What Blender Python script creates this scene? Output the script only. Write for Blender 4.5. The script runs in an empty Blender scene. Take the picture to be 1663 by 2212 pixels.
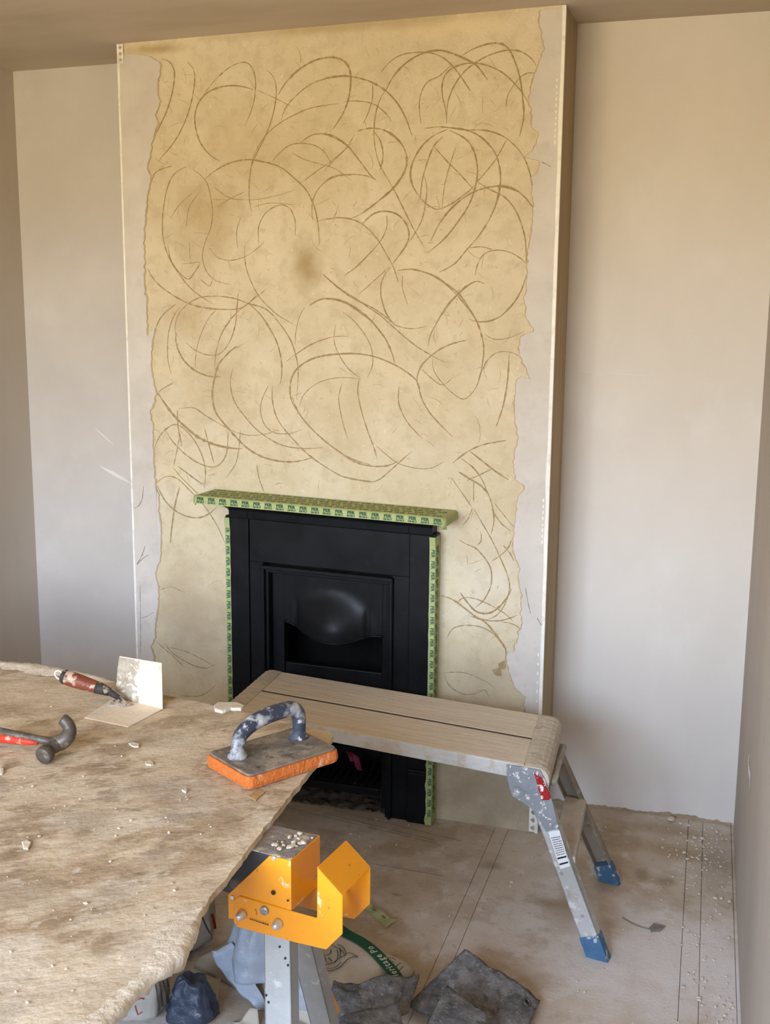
import bpy, bmesh, math, random
from mathutils import Vector, Matrix, noise

random.seed(7)
scene = bpy.context.scene
COL = scene.collection

# ------------------------------------------------------------------ camera
FPX = 2271.909
YAW, PITCH, ROLL = 0.2984, -0.1681, -0.0084
CAM = Vector((1.8133, -3.0459, 1.5178))
RM = (Matrix.Rotation(YAW, 3, 'Z') @ Matrix.Rotation(PITCH, 3, 'X') @ Matrix.Rotation(ROLL, 3, 'Y'))
camd = bpy.data.cameras.new('camera')
camd.sensor_fit = 'HORIZONTAL'
camd.sensor_width = 36.0
camd.lens = FPX / 1663.0 * 36.0
camd.clip_start = 0.05
cam = bpy.data.objects.new('camera', camd)
COL.objects.link(cam)
right, fwd, up = RM.col[0], RM.col[1], RM.col[2]
M4 = Matrix((right, up, -fwd)).transposed().to_4x4()
M4.translation = CAM
cam.matrix_world = M4
scene.camera = cam

# ------------------------------------------------------------------ world, daylight through the window, exposure
scene.view_settings.view_transform = 'Standard'
scene.view_settings.look = 'None'
scene.view_settings.gamma = 1.0
scene.view_settings.use_curve_mapping = False
scene.view_settings.exposure = 0.0
scene.cycles.use_denoising = True
scene.cycles.max_bounces = 8
scene.cycles.diffuse_bounces = 5
scene.cycles.sample_clamp_indirect = 6.0

SKY_LOW = (0.84, 0.87, 0.90)      # hazy near the horizon, bluer higher up
SKY_MID = (0.64, 0.84, 1.16)
SKY_HIGH = (0.36, 0.58, 1.05)
GROUND = (0.56, 0.455, 0.265)
SKY_STRENGTH = 26.0
world = bpy.data.worlds.new('daylight')
scene.world = world
world.use_nodes = True
wn, wl = world.node_tree.nodes, world.node_tree.links
wn.clear()
wo = wn.new('ShaderNodeOutputWorld'); wb = wn.new('ShaderNodeBackground')
tc = wn.new('ShaderNodeTexCoord'); sx = wn.new('ShaderNodeSeparateXYZ')
rp = wn.new('ShaderNodeValToRGB')
wl.new(tc.outputs['Generated'], sx.inputs[0])
ma = wn.new('ShaderNodeMath'); ma.operation = 'MULTIPLY_ADD'; ma.inputs[1].default_value = 0.5; ma.inputs[2].default_value = 0.5
wl.new(sx.outputs['Z'], ma.inputs[0]); wl.new(ma.outputs[0], rp.inputs[0])
rp.color_ramp.elements[0].position = 0.49; rp.color_ramp.elements[0].color = (*GROUND, 1)
rp.color_ramp.elements[1].position = 0.51; rp.color_ramp.elements[1].color = (*SKY_LOW, 1)
for pos_, col_ in ((0.65, SKY_MID), (1.0, SKY_HIGH)):
    e_ = rp.color_ramp.elements.new(pos_); e_.color = (*col_, 1)
wl.new(rp.outputs[0], wb.inputs[0]); wb.inputs[1].default_value = SKY_STRENGTH
wl.new(wb.outputs[0], wo.inputs[0])

# window opening in the wall behind the camera: (x0, x1, z0, z1) at y = FRONT
FRONT = -4.0
WX0, WX1, WZ0, WZ1 = -0.40, 1.60, 0.75, 2.10
pl = bpy.data.lights.new('window_daylight_portal', 'AREA')
pl.shape = 'RECTANGLE'; pl.size = WX1 - WX0; pl.size_y = WZ1 - WZ0
pl.cycles.is_portal = True
po = bpy.data.objects.new('window_daylight_portal', pl)
COL.objects.link(po)
po.location = ((WX0 + WX1) / 2, FRONT + 0.01, (WZ0 + WZ1) / 2)
po.rotation_euler = (math.radians(90), 0, 0)      # area lights shine along -Z: turned to face +Y, into the room

# ------------------------------------------------------------------ dimensions read off the photograph
BW = 1.3774          # chimney breast width (front face at y = 0)
BD = 0.2438          # alcove depth
XL, XR = -0.5589, 1.9582
H = 2.40

def ray(px, py):
    return RM @ Vector(((px - 831.5) / FPX, 1.0, -(py - 1106.0) / FPX))
def at_y(px, py, Y):
    d = ray(px, py); return CAM + d * ((Y - CAM.y) / d.y)
def at_z(px, py, Z):
    d = ray(px, py); return CAM + d * ((Z - CAM.z) / d.z)
def at_plane(px, py, p0, n):
    d = ray(px, py); n = Vector(n); return CAM + d * ((Vector(p0) - CAM).dot(n) / d.dot(n))

# ------------------------------------------------------------------ mesh helpers
def root_loc(p):
    v = Vector((0, 0, 0))
    while p is not None:
        v = v + p.location; p = p.parent
    return v
def mesh(name, verts, faces, mat, parent=None, smooth=False, origin=None):
    verts = [Vector(v) for v in verts]
    if parent is not None:
        off = root_loc(parent)
    elif origin == 'world':
        off = Vector((0, 0, 0))
    else:
        xs = [v.x for v in verts]; ys = [v.y for v in verts]; zs = [v.z for v in verts]
        off = Vector(((min(xs) + max(xs)) / 2, (min(ys) + max(ys)) / 2, min(zs)))
    me = bpy.data.meshes.new(name)
    me.from_pydata([v - off for v in verts], [], faces)
    me.validate()
    bm = bmesh.new(); bm.from_mesh(me)
    bmesh.ops.recalc_face_normals(bm, faces=bm.faces)
    bm.to_mesh(me); bm.free()
    if smooth:
        for p in me.polygons: p.use_smooth = True
    if mat: me.materials.append(mat)
    o = bpy.data.objects.new(name, me)
    COL.objects.link(o)
    if parent is not None: o.parent = parent
    else: o.location = off
    return o
def empty(name, loc, label, cat, group=None):
    o = bpy.data.objects.new(name, None); COL.objects.link(o)
    o.location = loc; o.empty_display_size = 0.05
    return tag(o, label, cat, group)
def tag(o, label, cat, group=None, kind=None):
    o['label'] = label; o['category'] = cat
    if group: o['group'] = group
    if kind: o['kind'] = kind
    return o
def struct(o):
    o['kind'] = 'structure'; return o

class G:
    """collects geometry in world coordinates"""
    def __init__(s): s.v = []; s.f = []
    def add(s, vs, fs):
        n = len(s.v); s.v += [Vector(v) for v in vs]; s.f += [[i + n for i in f] for f in fs]; return s
    def box(s, x0, x1, y0, y1, z0, z1):
        return s.add([(x0,y0,z0),(x1,y0,z0),(x1,y1,z0),(x0,y1,z0),(x0,y0,z1),(x1,y0,z1),(x1,y1,z1),(x0,y1,z1)],
                     [(0,3,2,1),(4,5,6,7),(0,1,5,4),(1,2,6,5),(2,3,7,6),(3,0,4,7)])
    def obox(s, c, ax, ay, az):
        """box from centre and half-axis vectors"""
        c, ax, ay, az = map(Vector, (c, ax, ay, az)); vs = []
        for k in (-1, 1):
            for (i, j) in ((-1,-1),(1,-1),(1,1),(-1,1)): vs.append(c + ax*i + ay*j + az*k)
        return s.add(vs, [(0,3,2,1),(4,5,6,7),(0,1,5,4),(1,2,6,5),(2,3,7,6),(3,0,4,7)])
    def prism(s, pts, off):
        """closed polygon of 3-D points extruded by the vector off"""
        n = len(pts); off = Vector(off); pts = [Vector(p) for p in pts]
        vs = pts + [p + off for p in pts]
        fs = [list(range(n))[::-1], list(range(n, 2*n))]
        for i in range(n):
            j = (i + 1) % n; fs.append((i, j, j + n, i + n))
        return s.add(vs, fs)
    def tube(s, path, rad, seg=10, caps=True, flat=None):
        path = [Vector(p) for p in path]; n = len(path)
        if not isinstance(rad, (list, tuple)): rad = [rad] * n
        vs = []; prevu = None
        for i, p in enumerate(path):
            t = (path[min(i+1, n-1)] - path[max(i-1, 0)]).normalized()
            ref = Vector((0,0,1)) if abs(t.z) < 0.9 else Vector((0,1,0))
            u = t.cross(ref).normalized() if prevu is None else (prevu - t * prevu.dot(t)).normalized()
            prevu = u; w = t.cross(u)
            fl = flat or 1.0
            for k in range(seg):
                a = 2*math.pi*k/seg
                vs.append(p + (u*math.cos(a) + w*math.sin(a)*fl) * rad[i])
        fs = []
        for i in range(n - 1):
            for k in range(seg):
                k2 = (k + 1) % seg
                fs.append((i*seg+k, i*seg+k2, (i+1)*seg+k2, (i+1)*seg+k))
        if caps:
            fs.append(list(range(seg))[::-1]); fs.append([(n-1)*seg + k for k in range(seg)])
        return s.add(vs, fs)
    def cyl(s, a, b, r, seg=14): return s.tube([a, b], r, seg)
    def grid(s, fn, nu, nv):
        vs = [fn(i/nu, j/nv) for j in range(nv+1) for i in range(nu+1)]
        fs = [(j*(nu+1)+i, j*(nu+1)+i+1, (j+1)*(nu+1)+i+1, (j+1)*(nu+1)+i) for j in range(nv) for i in range(nu)]
        return s.add(vs, fs)
    def out(s, name, mat, parent=None, smooth=False, origin=None): return mesh(name, s.v, s.f, mat, parent, smooth, origin)

def bevel(o, w, seg=2, angle=30):
    m = o.modifiers.new('bevel', 'BEVEL'); m.width = w; m.segments = seg
    m.limit_method = 'ANGLE'; m.angle_limit = math.radians(angle); m.harden_normals = False
    return o
def solid(o, t, offset=-1):
    m = o.modifiers.new('solid', 'SOLIDIFY'); m.thickness = t; m.offset = offset; return o
def subsurf(o, l=1):
    m = o.modifiers.new('sub', 'SUBSURF'); m.levels = l; m.render_levels = l; return o
def catmull(pts, step):
    pts = [Vector(p) for p in pts]; out = []
    n = len(pts)
    for i in range(n - 1):
        p0, p1, p2, p3 = pts[max(i-1,0)], pts[i], pts[i+1], pts[min(i+2,n-1)]
        k = max(1, int((p2 - p1).length / step))
        for j in range(k):
            t = j / k
            out.append(0.5*((2*p1) + (p2-p0)*t + (2*p0-5*p1+4*p2-p3)*t*t + (3*p1-p0-3*p2+p3)*t*t*t))
    out.append(pts[-1]); return out

# ------------------------------------------------------------------ materials
def nmat(name, c1, c2, scale=4.0, rough=0.85, metal=0.0, layers=(), bump=0.1, bscale=80.0, stretch=(1,1,1), detail=6.0, spec=0.3, spots=(), bump2=None, specks=None, rotz=0.0):
    """two-tone noise base, patch layers (scale, lo, hi, colour, strength), round stains and painted shade (centre, radius, colour, strength), fine relief"""
    m = bpy.data.materials.new(name); m.use_nodes = True
    N, L = m.node_tree.nodes, m.node_tree.links
    bs = N['Principled BSDF']
    bs.inputs['Metallic'].default_value = metal
    bs.inputs['Specular IOR Level'].default_value = spec
    tcn = N.new('ShaderNodeTexCoord'); mp = N.new('ShaderNodeMapping'); mr = N.new('ShaderNodeMapping')
    mr.inputs['Rotation'].default_value = (0, 0, rotz); mp.inputs['Scale'].default_value = stretch
    L.new(tcn.outputs['Object'], mr.inputs[0]); L.new(mr.outputs[0], mp.inputs[0])
    def nz(sc, det=detail, off=0.0, rough_=0.6):
        n = N.new('ShaderNodeTexNoise'); n.inputs['Scale'].default_value = sc; n.inputs['Detail'].default_value = det
        n.inputs['Roughness'].default_value = rough_
        if off:
            mp2 = N.new('ShaderNodeVectorMath'); mp2.inputs[1].default_value = (off, off*1.7, off*0.6)
            L.new(mp.outputs[0], mp2.inputs[0]); L.new(mp2.outputs[0], n.inputs[0])
        else: L.new(mp.outputs[0], n.inputs[0])
        return n
    def ramp(src, lo, hi, a=(0,0,0,1), b=(1,1,1,1)):
        r = N.new('ShaderNodeValToRGB'); r.color_ramp.elements[0].position = lo; r.color_ramp.elements[1].position = hi
        r.color_ramp.elements[0].color = a; r.color_ramp.elements[1].color = b
        L.new(src, r.inputs[0]); return r
    base = ramp(nz(scale).outputs['Fac'], 0.35, 0.65, (*c1, 1), (*c2, 1))
    cur = base.outputs[0]
    def mix(fac, col, strength):
        nonlocal cur
        if strength != 1.0:
            mu = N.new('ShaderNodeMath'); mu.operation = 'MULTIPLY'; mu.inputs[1].default_value = strength
            L.new(fac, mu.inputs[0]); fac = mu.outputs[0]
        x = N.new('ShaderNodeMix'); x.data_type = 'RGBA'
        L.new(fac, x.inputs[0]); L.new(cur, x.inputs[6]); x.inputs[7].default_value = (*col, 1)
        cur = x.outputs[2]
    for k, (sc, lo, hi, col, st) in enumerate(layers):
        mix(ramp(nz(sc, off=3.1*(k+1)).outputs['Fac'], lo, hi).outputs[0], col, st)
    if spots:
        dn = nz(9.0, off=11.3)
        for (c, rad, col, st) in spots:
            va = N.new('ShaderNodeVectorMath'); va.operation = 'SUBTRACT'
            L.new(tcn.outputs['Object'], va.inputs[0]); va.inputs[1].default_value = c
            ml = N.new('ShaderNodeVectorMath'); ml.operation = 'MULTIPLY'; L.new(va.outputs[0], ml.inputs[0])
            ml.inputs[1].default_value = (0.76/rad[0], 0.76/rad[1], 0.76/rad[2])
            ln = N.new('ShaderNodeVectorMath'); ln.operation = 'LENGTH'; L.new(ml.outputs[0], ln.inputs[0])
            ad = N.new('ShaderNodeMath'); ad.operation = 'MULTIPLY_ADD'; L.new(dn.outputs['Fac'], ad.inputs[0]); ad.inputs[1].default_value = 0.8
            L.new(ln.outputs['Value'], ad.inputs[2])
            rr_ = ramp(ad.outputs[0], 0.45, 1.5, (1,1,1,1), (0,0,0,1)); rr_.color_ramp.interpolation = 'EASE'
            mix(rr_.outputs[0], col, st)
    if specks:
        vo = N.new('ShaderNodeTexVoronoi'); vo.inputs['Scale'].default_value = specks[0]; L.new(tcn.outputs['Object'], vo.inputs[0])
        mix(ramp(vo.outputs['Distance'], specks[1]*0.7, specks[1], (1,1,1,1), (0,0,0,1)).outputs[0], specks[2], specks[3])
    L.new(cur, bs.inputs['Base Color'])
    if isinstance(rough, tuple):
        rr = ramp(nz(scale*2.3, off=7.7).outputs['Fac'], 0.35, 0.65, (rough[0],)*3+(1,), (rough[1],)*3+(1,))
        L.new(rr.outputs[0], bs.inputs['Roughness'])
    else: bs.inputs['Roughness'].default_value = rough
    if bump:
        b = N.new('ShaderNodeBump'); b.inputs['Strength'].default_value = bump; b.inputs['Distance'].default_value = 0.01
        L.new(nz(bscale, 8.0).outputs['Fac'], b.inputs['Height'])
        last = b
        if bump2:
            b2 = N.new('ShaderNodeBump'); b2.inputs['Strength'].default_value = bump2[0]; b2.inputs['Distance'].default_value = 0.02
            L.new(nz(bump2[1], 4.0, off=5.5).outputs['Fac'], b2.inputs['Height']); L.new(b.outputs[0], b2.inputs['Normal']); last = b2
        L.new(last.outputs[0], bs.inputs['Normal'])
    return m

# palette
m_wall = nmat('skim_plaster_wall', (0.66,0.61,0.55), (0.72,0.67,0.61), 2.2, 0.82, layers=((1.3,0.5,0.72,(0.60,0.54,0.47),0.35),(5,0.56,0.7,(0.76,0.73,0.69),0.5)), bump=0.05, bscale=30, stretch=(1,1,0.6))
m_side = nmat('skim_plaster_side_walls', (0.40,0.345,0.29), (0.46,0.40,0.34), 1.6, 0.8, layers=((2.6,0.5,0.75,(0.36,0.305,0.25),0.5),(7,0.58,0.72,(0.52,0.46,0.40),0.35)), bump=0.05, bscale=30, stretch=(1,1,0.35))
m_left_back = nmat('skim_plaster_left_alcove', (0.555,0.52,0.485), (0.63,0.595,0.56), 2.0, 0.8, layers=((4,0.55,0.75,(0.71,0.68,0.65),0.5),(1.5,0.5,0.7,(0.56,0.515,0.465),0.4)), bump=0.05, bscale=30)
m_ceil = nmat('bare_plaster_ceiling', (0.53,0.45,0.36), (0.60,0.52,0.42), 1.8, 0.75, layers=((3.5,0.5,0.7,(0.44,0.35,0.265),0.6),(2.2,0.58,0.72,(0.58,0.49,0.38),0.5)), bump=0.05, bscale=25, stretch=(0.5,1.6,1))
T_ = lambda px, py: tuple(at_y(px, py, 0.0))
m_coat = nmat('sand_scratch_coat', (0.615,0.52,0.35), (0.695,0.61,0.44), 5.0, 0.95,
    layers=((3.2,0.50,0.64,(0.74,0.68,0.53),0.5),(22,0.50,0.62,(0.52,0.44,0.285),0.45),(1.6,0.45,0.68,(0.56,0.465,0.29),0.40),(9,0.56,0.7,(0.74,0.62,0.42),0.55),(45,0.62,0.72,(0.44,0.32,0.17),0.40),(60,0.64,0.72,(0.82,0.74,0.60),0.6)),
    bump=0.35, bscale=170, bump2=(0.12, 22),
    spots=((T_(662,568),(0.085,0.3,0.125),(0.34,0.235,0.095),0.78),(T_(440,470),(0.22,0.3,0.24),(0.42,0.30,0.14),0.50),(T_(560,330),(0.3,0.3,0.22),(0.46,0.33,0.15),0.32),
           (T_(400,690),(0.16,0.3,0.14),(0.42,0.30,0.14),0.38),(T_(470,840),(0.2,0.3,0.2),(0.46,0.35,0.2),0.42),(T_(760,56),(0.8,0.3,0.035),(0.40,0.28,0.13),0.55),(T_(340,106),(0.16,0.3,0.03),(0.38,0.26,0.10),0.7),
           (T_(1000,60),(0.30,0.3,0.05),(0.74,0.60,0.36),0.5),(T_(1040,850),(0.13,0.3,0.2),(0.70,0.62,0.48),0.28),(T_(930,1000),(0.3,0.3,0.12),(0.68,0.60,0.46),0.25),(T_(1060,1250),(0.26,0.3,0.3),(0.70,0.63,0.52),0.40),
           (T_(410,1330),(0.26,0.3,0.36),(0.42,0.325,0.215),0.70),(T_(1060,1480),(0.26,0.3,0.16),(0.44,0.35,0.24),0.60),(T_(1060,1700),(0.55,0.3,0.36),(0.33,0.255,0.165),0.75)),  # last patch: brown damp, deepened with the shade behind the platform
    specks=(42.0, 0.035, (0.85,0.80,0.70), 0.75))
m_skim = nmat('grey_skim_band', (0.56,0.52,0.465), (0.64,0.60,0.55), 6.0, 0.8, layers=((14,0.55,0.7,(0.48,0.45,0.41),0.5),(4,0.55,0.72,(0.68,0.645,0.60),0.5)), bump=0.12, bscale=90)
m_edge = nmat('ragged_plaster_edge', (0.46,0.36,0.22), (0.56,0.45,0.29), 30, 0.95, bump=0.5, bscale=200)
m_scratch = nmat('scratched_groove', (0.34,0.245,0.125), (0.43,0.32,0.17), 60, 1.0, layers=((120,0.5,0.62,(0.50,0.38,0.2),0.6),), bump=0.5, bscale=300)
m_bead = nmat('white_angle_bead', (0.80,0.77,0.70), (0.88,0.86,0.80), 30, 0.5, layers=((25,0.55,0.68,(0.60,0.55,0.46),0.6),), bump=0.1, bscale=120)
m_return = nmat('shaded_return_plaster', (0.40,0.31,0.19), (0.47,0.37,0.235), 5, 0.9, layers=((12,0.5,0.65,(0.33,0.25,0.15),0.5),), bump=0.15, bscale=90, stretch=(1,3,0.25))
m_panel = nmat('dusty_floor_panel', (0.54,0.445,0.345), (0.62,0.53,0.43), 3.0, 0.85,
    layers=((2.2,0.49,0.57,(0.70,0.635,0.575),0.65),(3.6,0.51,0.59,(0.43,0.325,0.21),0.65),(9,0.53,0.61,(0.42,0.325,0.22),0.5),(13,0.56,0.64,(0.72,0.665,0.61),0.55),(30,0.58,0.66,(0.36,0.28,0.19),0.45)), bump=0.15, bscale=120,
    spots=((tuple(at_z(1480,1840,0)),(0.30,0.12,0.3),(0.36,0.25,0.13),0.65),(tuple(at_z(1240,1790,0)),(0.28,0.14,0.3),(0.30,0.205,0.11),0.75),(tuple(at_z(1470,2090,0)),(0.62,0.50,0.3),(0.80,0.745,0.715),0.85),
           (tuple(at_z(1385,1890,0)),(0.035,0.07,0.1),(0.33,0.25,0.16),0.8),(tuple(at_z(1440,1905,0)),(0.05,0.05,0.1),(0.33,0.25,0.16),0.8),(tuple(at_z(1060,1870,0)),(0.06,0.05,0.1),(0.30,0.22,0.14),0.7),(tuple(at_z(1240,1920,0)),(0.06,0.3,0.1),(0.34,0.235,0.12),0.6),  # long brown patch behind the near leg is its cast shadow, painted in
           (tuple(at_z(1545,1860,0)),(0.10,0.32,0.3),(0.37,0.31,0.265),0.6),(tuple(at_z(1420,1790,0)),(0.3,0.10,0.3),(0.40,0.31,0.21),0.6),(tuple(at_z(800,1760,0)),(0.5,0.16,0.3),(0.44,0.37,0.295),0.5),(tuple(at_z(930,1880,0)),(0.07,0.03,0.1),(0.38,0.30,0.22),0.6),(tuple(at_z(1010,1905,0)),(0.05,0.03,0.1),(0.38,0.30,0.22),0.6),(tuple(at_z(855,1932,0)),(0.03,0.015,0.1),(0.26,0.18,0.12),0.8),(tuple(at_z(1180,1950,0)),(0.1,0.05,0.1),(0.32,0.225,0.13),0.6)))
m_dark = nmat('dark_gap', (0.09,0.065,0.04), (0.12,0.09,0.06), 20, 1.0, bump=0)
m_pencil = nmat('pencil_mark', (0.20,0.14,0.085), (0.25,0.185,0.12), 40, 0.9, bump=0)

# ------------------------------------------------------------------ the room shell
wallback = G()
wallback.box(XL-0.15, 0.02, BD, BD+0.12, -0.03, 2.5)
struct(wallback.out('wall_back_left', m_left_back, origin='world'))
struct(G().box(BW-0.02, XR+0.15, BD, BD+0.12, -0.03, 2.5).out('wall_back_right', m_wall, origin='world'))
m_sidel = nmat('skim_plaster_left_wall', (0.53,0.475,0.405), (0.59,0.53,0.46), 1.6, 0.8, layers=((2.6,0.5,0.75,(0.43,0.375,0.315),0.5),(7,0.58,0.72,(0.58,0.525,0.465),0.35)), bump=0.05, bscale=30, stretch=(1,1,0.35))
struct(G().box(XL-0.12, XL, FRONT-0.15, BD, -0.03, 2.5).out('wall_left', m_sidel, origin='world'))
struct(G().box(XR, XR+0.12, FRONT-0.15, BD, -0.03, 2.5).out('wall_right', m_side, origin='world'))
wf = G()
wf.box(XL-0.12, WX0, FRONT-0.15, FRONT, -0.03, 2.5); wf.box(WX1, XR+0.12, FRONT-0.15, FRONT, -0.03, 2.5)
wf.box(WX0, WX1, FRONT-0.15, FRONT, -0.03, WZ0); wf.box(WX0, WX1, FRONT-0.15, FRONT, WZ1, 2.5)
struct(wf.out('wall_front', m_wall, origin='world'))
m_frame = nmat('white_window_frame', (0.78,0.78,0.77), (0.82,0.82,0.81), 5, 0.4, bump=0)
win = struct(bpy.data.objects.new('window_1', None)); COL.objects.link(win); win.location = ((WX0+WX1)/2, FRONT-0.1, WZ0)
fr = G(); t = 0.05
fr.box(WX0, WX1, FRONT-0.13, FRONT-0.07, WZ0, WZ0+t); fr.box(WX0, WX1, FRONT-0.13, FRONT-0.07, WZ1-t, WZ1)
fr.box(WX0, WX0+t, FRONT-0.13, FRONT-0.07, WZ0+t, WZ1-t); fr.box(WX1-t, WX1, FRONT-0.13, FRONT-0.07, WZ0+t, WZ1-t)
fr.out('window_frame', m_frame, win)
for xm in (WX0 + (WX1-WX0)/3, WX0 + 2*(WX1-WX0)/3):
    G().box(xm-0.025, xm+0.025, FRONT-0.125, FRONT-0.075, WZ0+t, WZ1-t).out('mullion', m_frame, win)
G().box(WX0-0.05, WX1+0.05, FRONT-0.08, FRONT+0.10, WZ0-0.03, WZ0).out('window_sill', m_frame, win)

# ceiling: not quite level, as in the photograph
cx = [XL-0.12, 0.0, BW, XR+0.12]
rows = [(FRONT-0.15, [2.40]*4), (0.0, [2.395, 2.393, 2.400, 2.402]), (BD, [2.401, 2.401, 2.415, 2.409]), (BD+0.12, [2.401, 2.401, 2.415, 2.409])]
cv = [(x, y, z) for y, zs in rows for x, z in zip(cx, zs)] + [(x, y, 2.52) for y, zs in rows for x in cx]
cf = []
for j in range(3):
    for i in range(3):
        a = j*4+i; cf += [(a, a+1, a+5, a+4), (a+16, a+20, a+21, a+17)]
for i in range(3): cf += [(i, i+16, i+17, i+1), (12+i, 13+i, 29+i, 28+i)]
for j in range(3): cf += [(j*4, j*4+4, j*4+20, j*4+16), (j*4+3, j*4+19, j*4+23, j*4+7)]
struct(mesh('ceiling', cv, cf, m_ceil, origin='world'))

# floor: laid panels with fine joints over a dark subfloor
fl = struct(G().box(XL-0.12, XR+0.12, FRONT-0.15, BD+0.12, -0.06, -0.018).out('floor', m_dark, origin='world'))
xs = [XL, 0.25, 0.292, 1.247, 1.288, 1.822, 1.866, 1.950, XR]
for i in range(len(xs)-1):
    a, b = xs[i], xs[i+1]
    g = 0.0006
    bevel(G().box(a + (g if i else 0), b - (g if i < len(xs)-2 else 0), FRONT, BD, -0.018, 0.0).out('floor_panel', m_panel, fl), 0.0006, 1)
def ribbon3(pts, widths, nrm, lift, name, mat, parent):
    """flat strip along pts on a plane with normal nrm, centre line slightly lower than its burred edges"""
    vs = []; n = len(pts); nrm = Vector(nrm)
    for i, p in enumerate(pts):
        t = (pts[min(i+1,n-1)] - pts[max(i-1,0)]).normalized(); s = t.cross(nrm).normalized()
        w = widths[i] / 2
        vs += [p + s*w + nrm*lift, p + nrm*lift*0.35, p - s*w + nrm*lift]
    fs = []
    for i in range(n-1):
        a = i*3; fs += [(a, a+1, a+4, a+3), (a+1, a+2, a+5, a+4)]
    return mesh(name, vs, fs, mat, parent)
for (a, b) in (((598,1721),(996,1817)), ((618,1744),(942,1822)), ((700,1757),(938,1815)), ((760,1858),(960,1893))):
    pa, pb = at_z(*a, 0.0), at_z(*b, 0.0)
    pts = [pa.lerp(pb, k/24) for k in range(25)]
    ribbon3(pts, [0.0022*(0.5+random.random()*0.8) for _ in pts], (0,0,1), 0.0005, 'pencil_line', m_pencil, fl)

# chimney breast with an opening for the grate
OX0, OX1, OZ = 0.50, 0.92, 0.77
FXA, FXB = 0.28, 1.11
br = G()
br.box(0, OX0, 0, BD, -0.01, H+0.03); br.box(OX1, BW-0.001, 0, BD, -0.01, H+0.03); br.box(OX0, OX1, 0, BD, OZ, H+0.03)
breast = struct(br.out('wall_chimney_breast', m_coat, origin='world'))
G().box(BW-0.001, BW+0.001, 0.004, BD, 0, H+0.01).out('shaded_return_face', m_return, breast)  # brownish return plaster, its shade darkened into the colour

# --- grey skim bands with torn edges
def crop(off, sc, pts): return [(off[0] + x/sc, off[1] + y/sc) for x, y in pts]
CA, CB, CC, CD, CE, CF = ((200,0),2.97), ((700,0),2.772), ((240,600),2.97), ((740,600),3.198), ((880,1080),3.96), ((0,800),3.16)
left_in = crop(*CA, [(215,345),(290,352),(360,362),(430,400),(440,440),(420,520),(420,620),(435,660),(405,740),(420,780),(400,850),(380,930),(370,1000),(350,1080),(375,1140),(360,1220),(345,1330),(335,1450),(330,1560),(335,1680),(330,1780),(340,1900)]) \
  + crop(*CC, [(228,100),(230,250),(232,375),(285,325),(262,420),(258,560),(270,660),(290,740),(275,800),(250,870),(270,950),(270,1080),(275,1200),(285,1330),(300,1400)]) \
  + crop(*CF, [(1060,790),(1085,850),(1085,960),(1100,1080),(1100,1200),(1095,1290),(1060,1380),(1080,1480),(1085,1560),(1065,1700),(1060,1760),(1060,1830),(1030,1880),(1050,1940)]) + [(334,1480),(330,1540)]
right_in = crop(*CB, [(1300,62),(1290,130),(1310,220),(1320,300),(1290,370),(1270,430),(1240,520),(1230,620),(1250,690),(1240,760),(1285,790),(1280,850),(1250,900),(1210,940),(1290,965),(1295,995),(1270,1045),(1245,1060),(1250,1150),(1255,1270),(1245,1390),(1225,1480),(1220,1580),(1215,1700)]) \
  + crop(*CD, [(1275,80),(1255,140),(1270,210),(1270,270),(1300,320),(1325,375),(1270,385),(1235,410),(1220,480),(1235,560),(1270,620),(1295,705),(1240,680),(1205,700),(1195,800),(1190,880),(1195,1000),(1215,1080),(1215,1150),(1190,1190),(1185,1290),(1195,1390),(1250,1430),(1260,1460),(1215,1510)]) \
  + crop(*CE, [(920,230),(910,330),(905,420),(940,520),(970,590),(950,650),(965,730),(980,840),(975,950),(985,1050),(960,1130),(940,1200),(910,1300),(860,1300),(850,1360),(870,1450),(900,1550),(940,1620),(1010,1680),(1000,1760),(1020,1820)])
def torn(pts, step=0.006, amp=0.0035, seed=0):
    p3 = [at_y(x, y, 0.0) for x, y in pts]; out = []
    for i in range(len(p3)-1):
        k = max(1, int((p3[i+1]-p3[i]).length/step))
        for j in range(k):
            p = p3[i].lerp(p3[i+1], j/k)
            p = p + Vector((amp*noise.noise(Vector((p.z*70, seed, 0)))*1.6 + amp*0.8*noise.noise(Vector((p.z*210, seed, 4))), 0, 0)); out.append(p)
    out.append(p3[-1]); return out
def band(inner, xo, seed, name):
    e = torn(inner, seed=seed)
    sgn = 1 if xo < 0.5 else -1
    for nm, mat, y0, grow in ((name, m_skim, -0.003, 0.0), ('torn_edge', m_edge, -0.0018, 0.007)):
        ee = [p + Vector((sgn*grow*(0.4+0.9*abs(noise.noise(Vector((p.z*45, seed+9, 0))))), 0, 0)) for p in e]
        zt, zb = ee[0].z, ee[-1].z
        poly = [Vector((xo, y0, zt))] + [Vector((p.x, y0, p.z)) for p in ee] + [Vector((xo, y0, zb))]
        gg = G().prism(poly, (0, 0.001 - y0, 0)); vs, fs = gg.v, gg.f
        mesh(nm, vs, fs, mat, breast)
band(left_in, 0.0, 1.0, 'skim_band')
band(right_in, BW, 2.0, 'skim_band')

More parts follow.
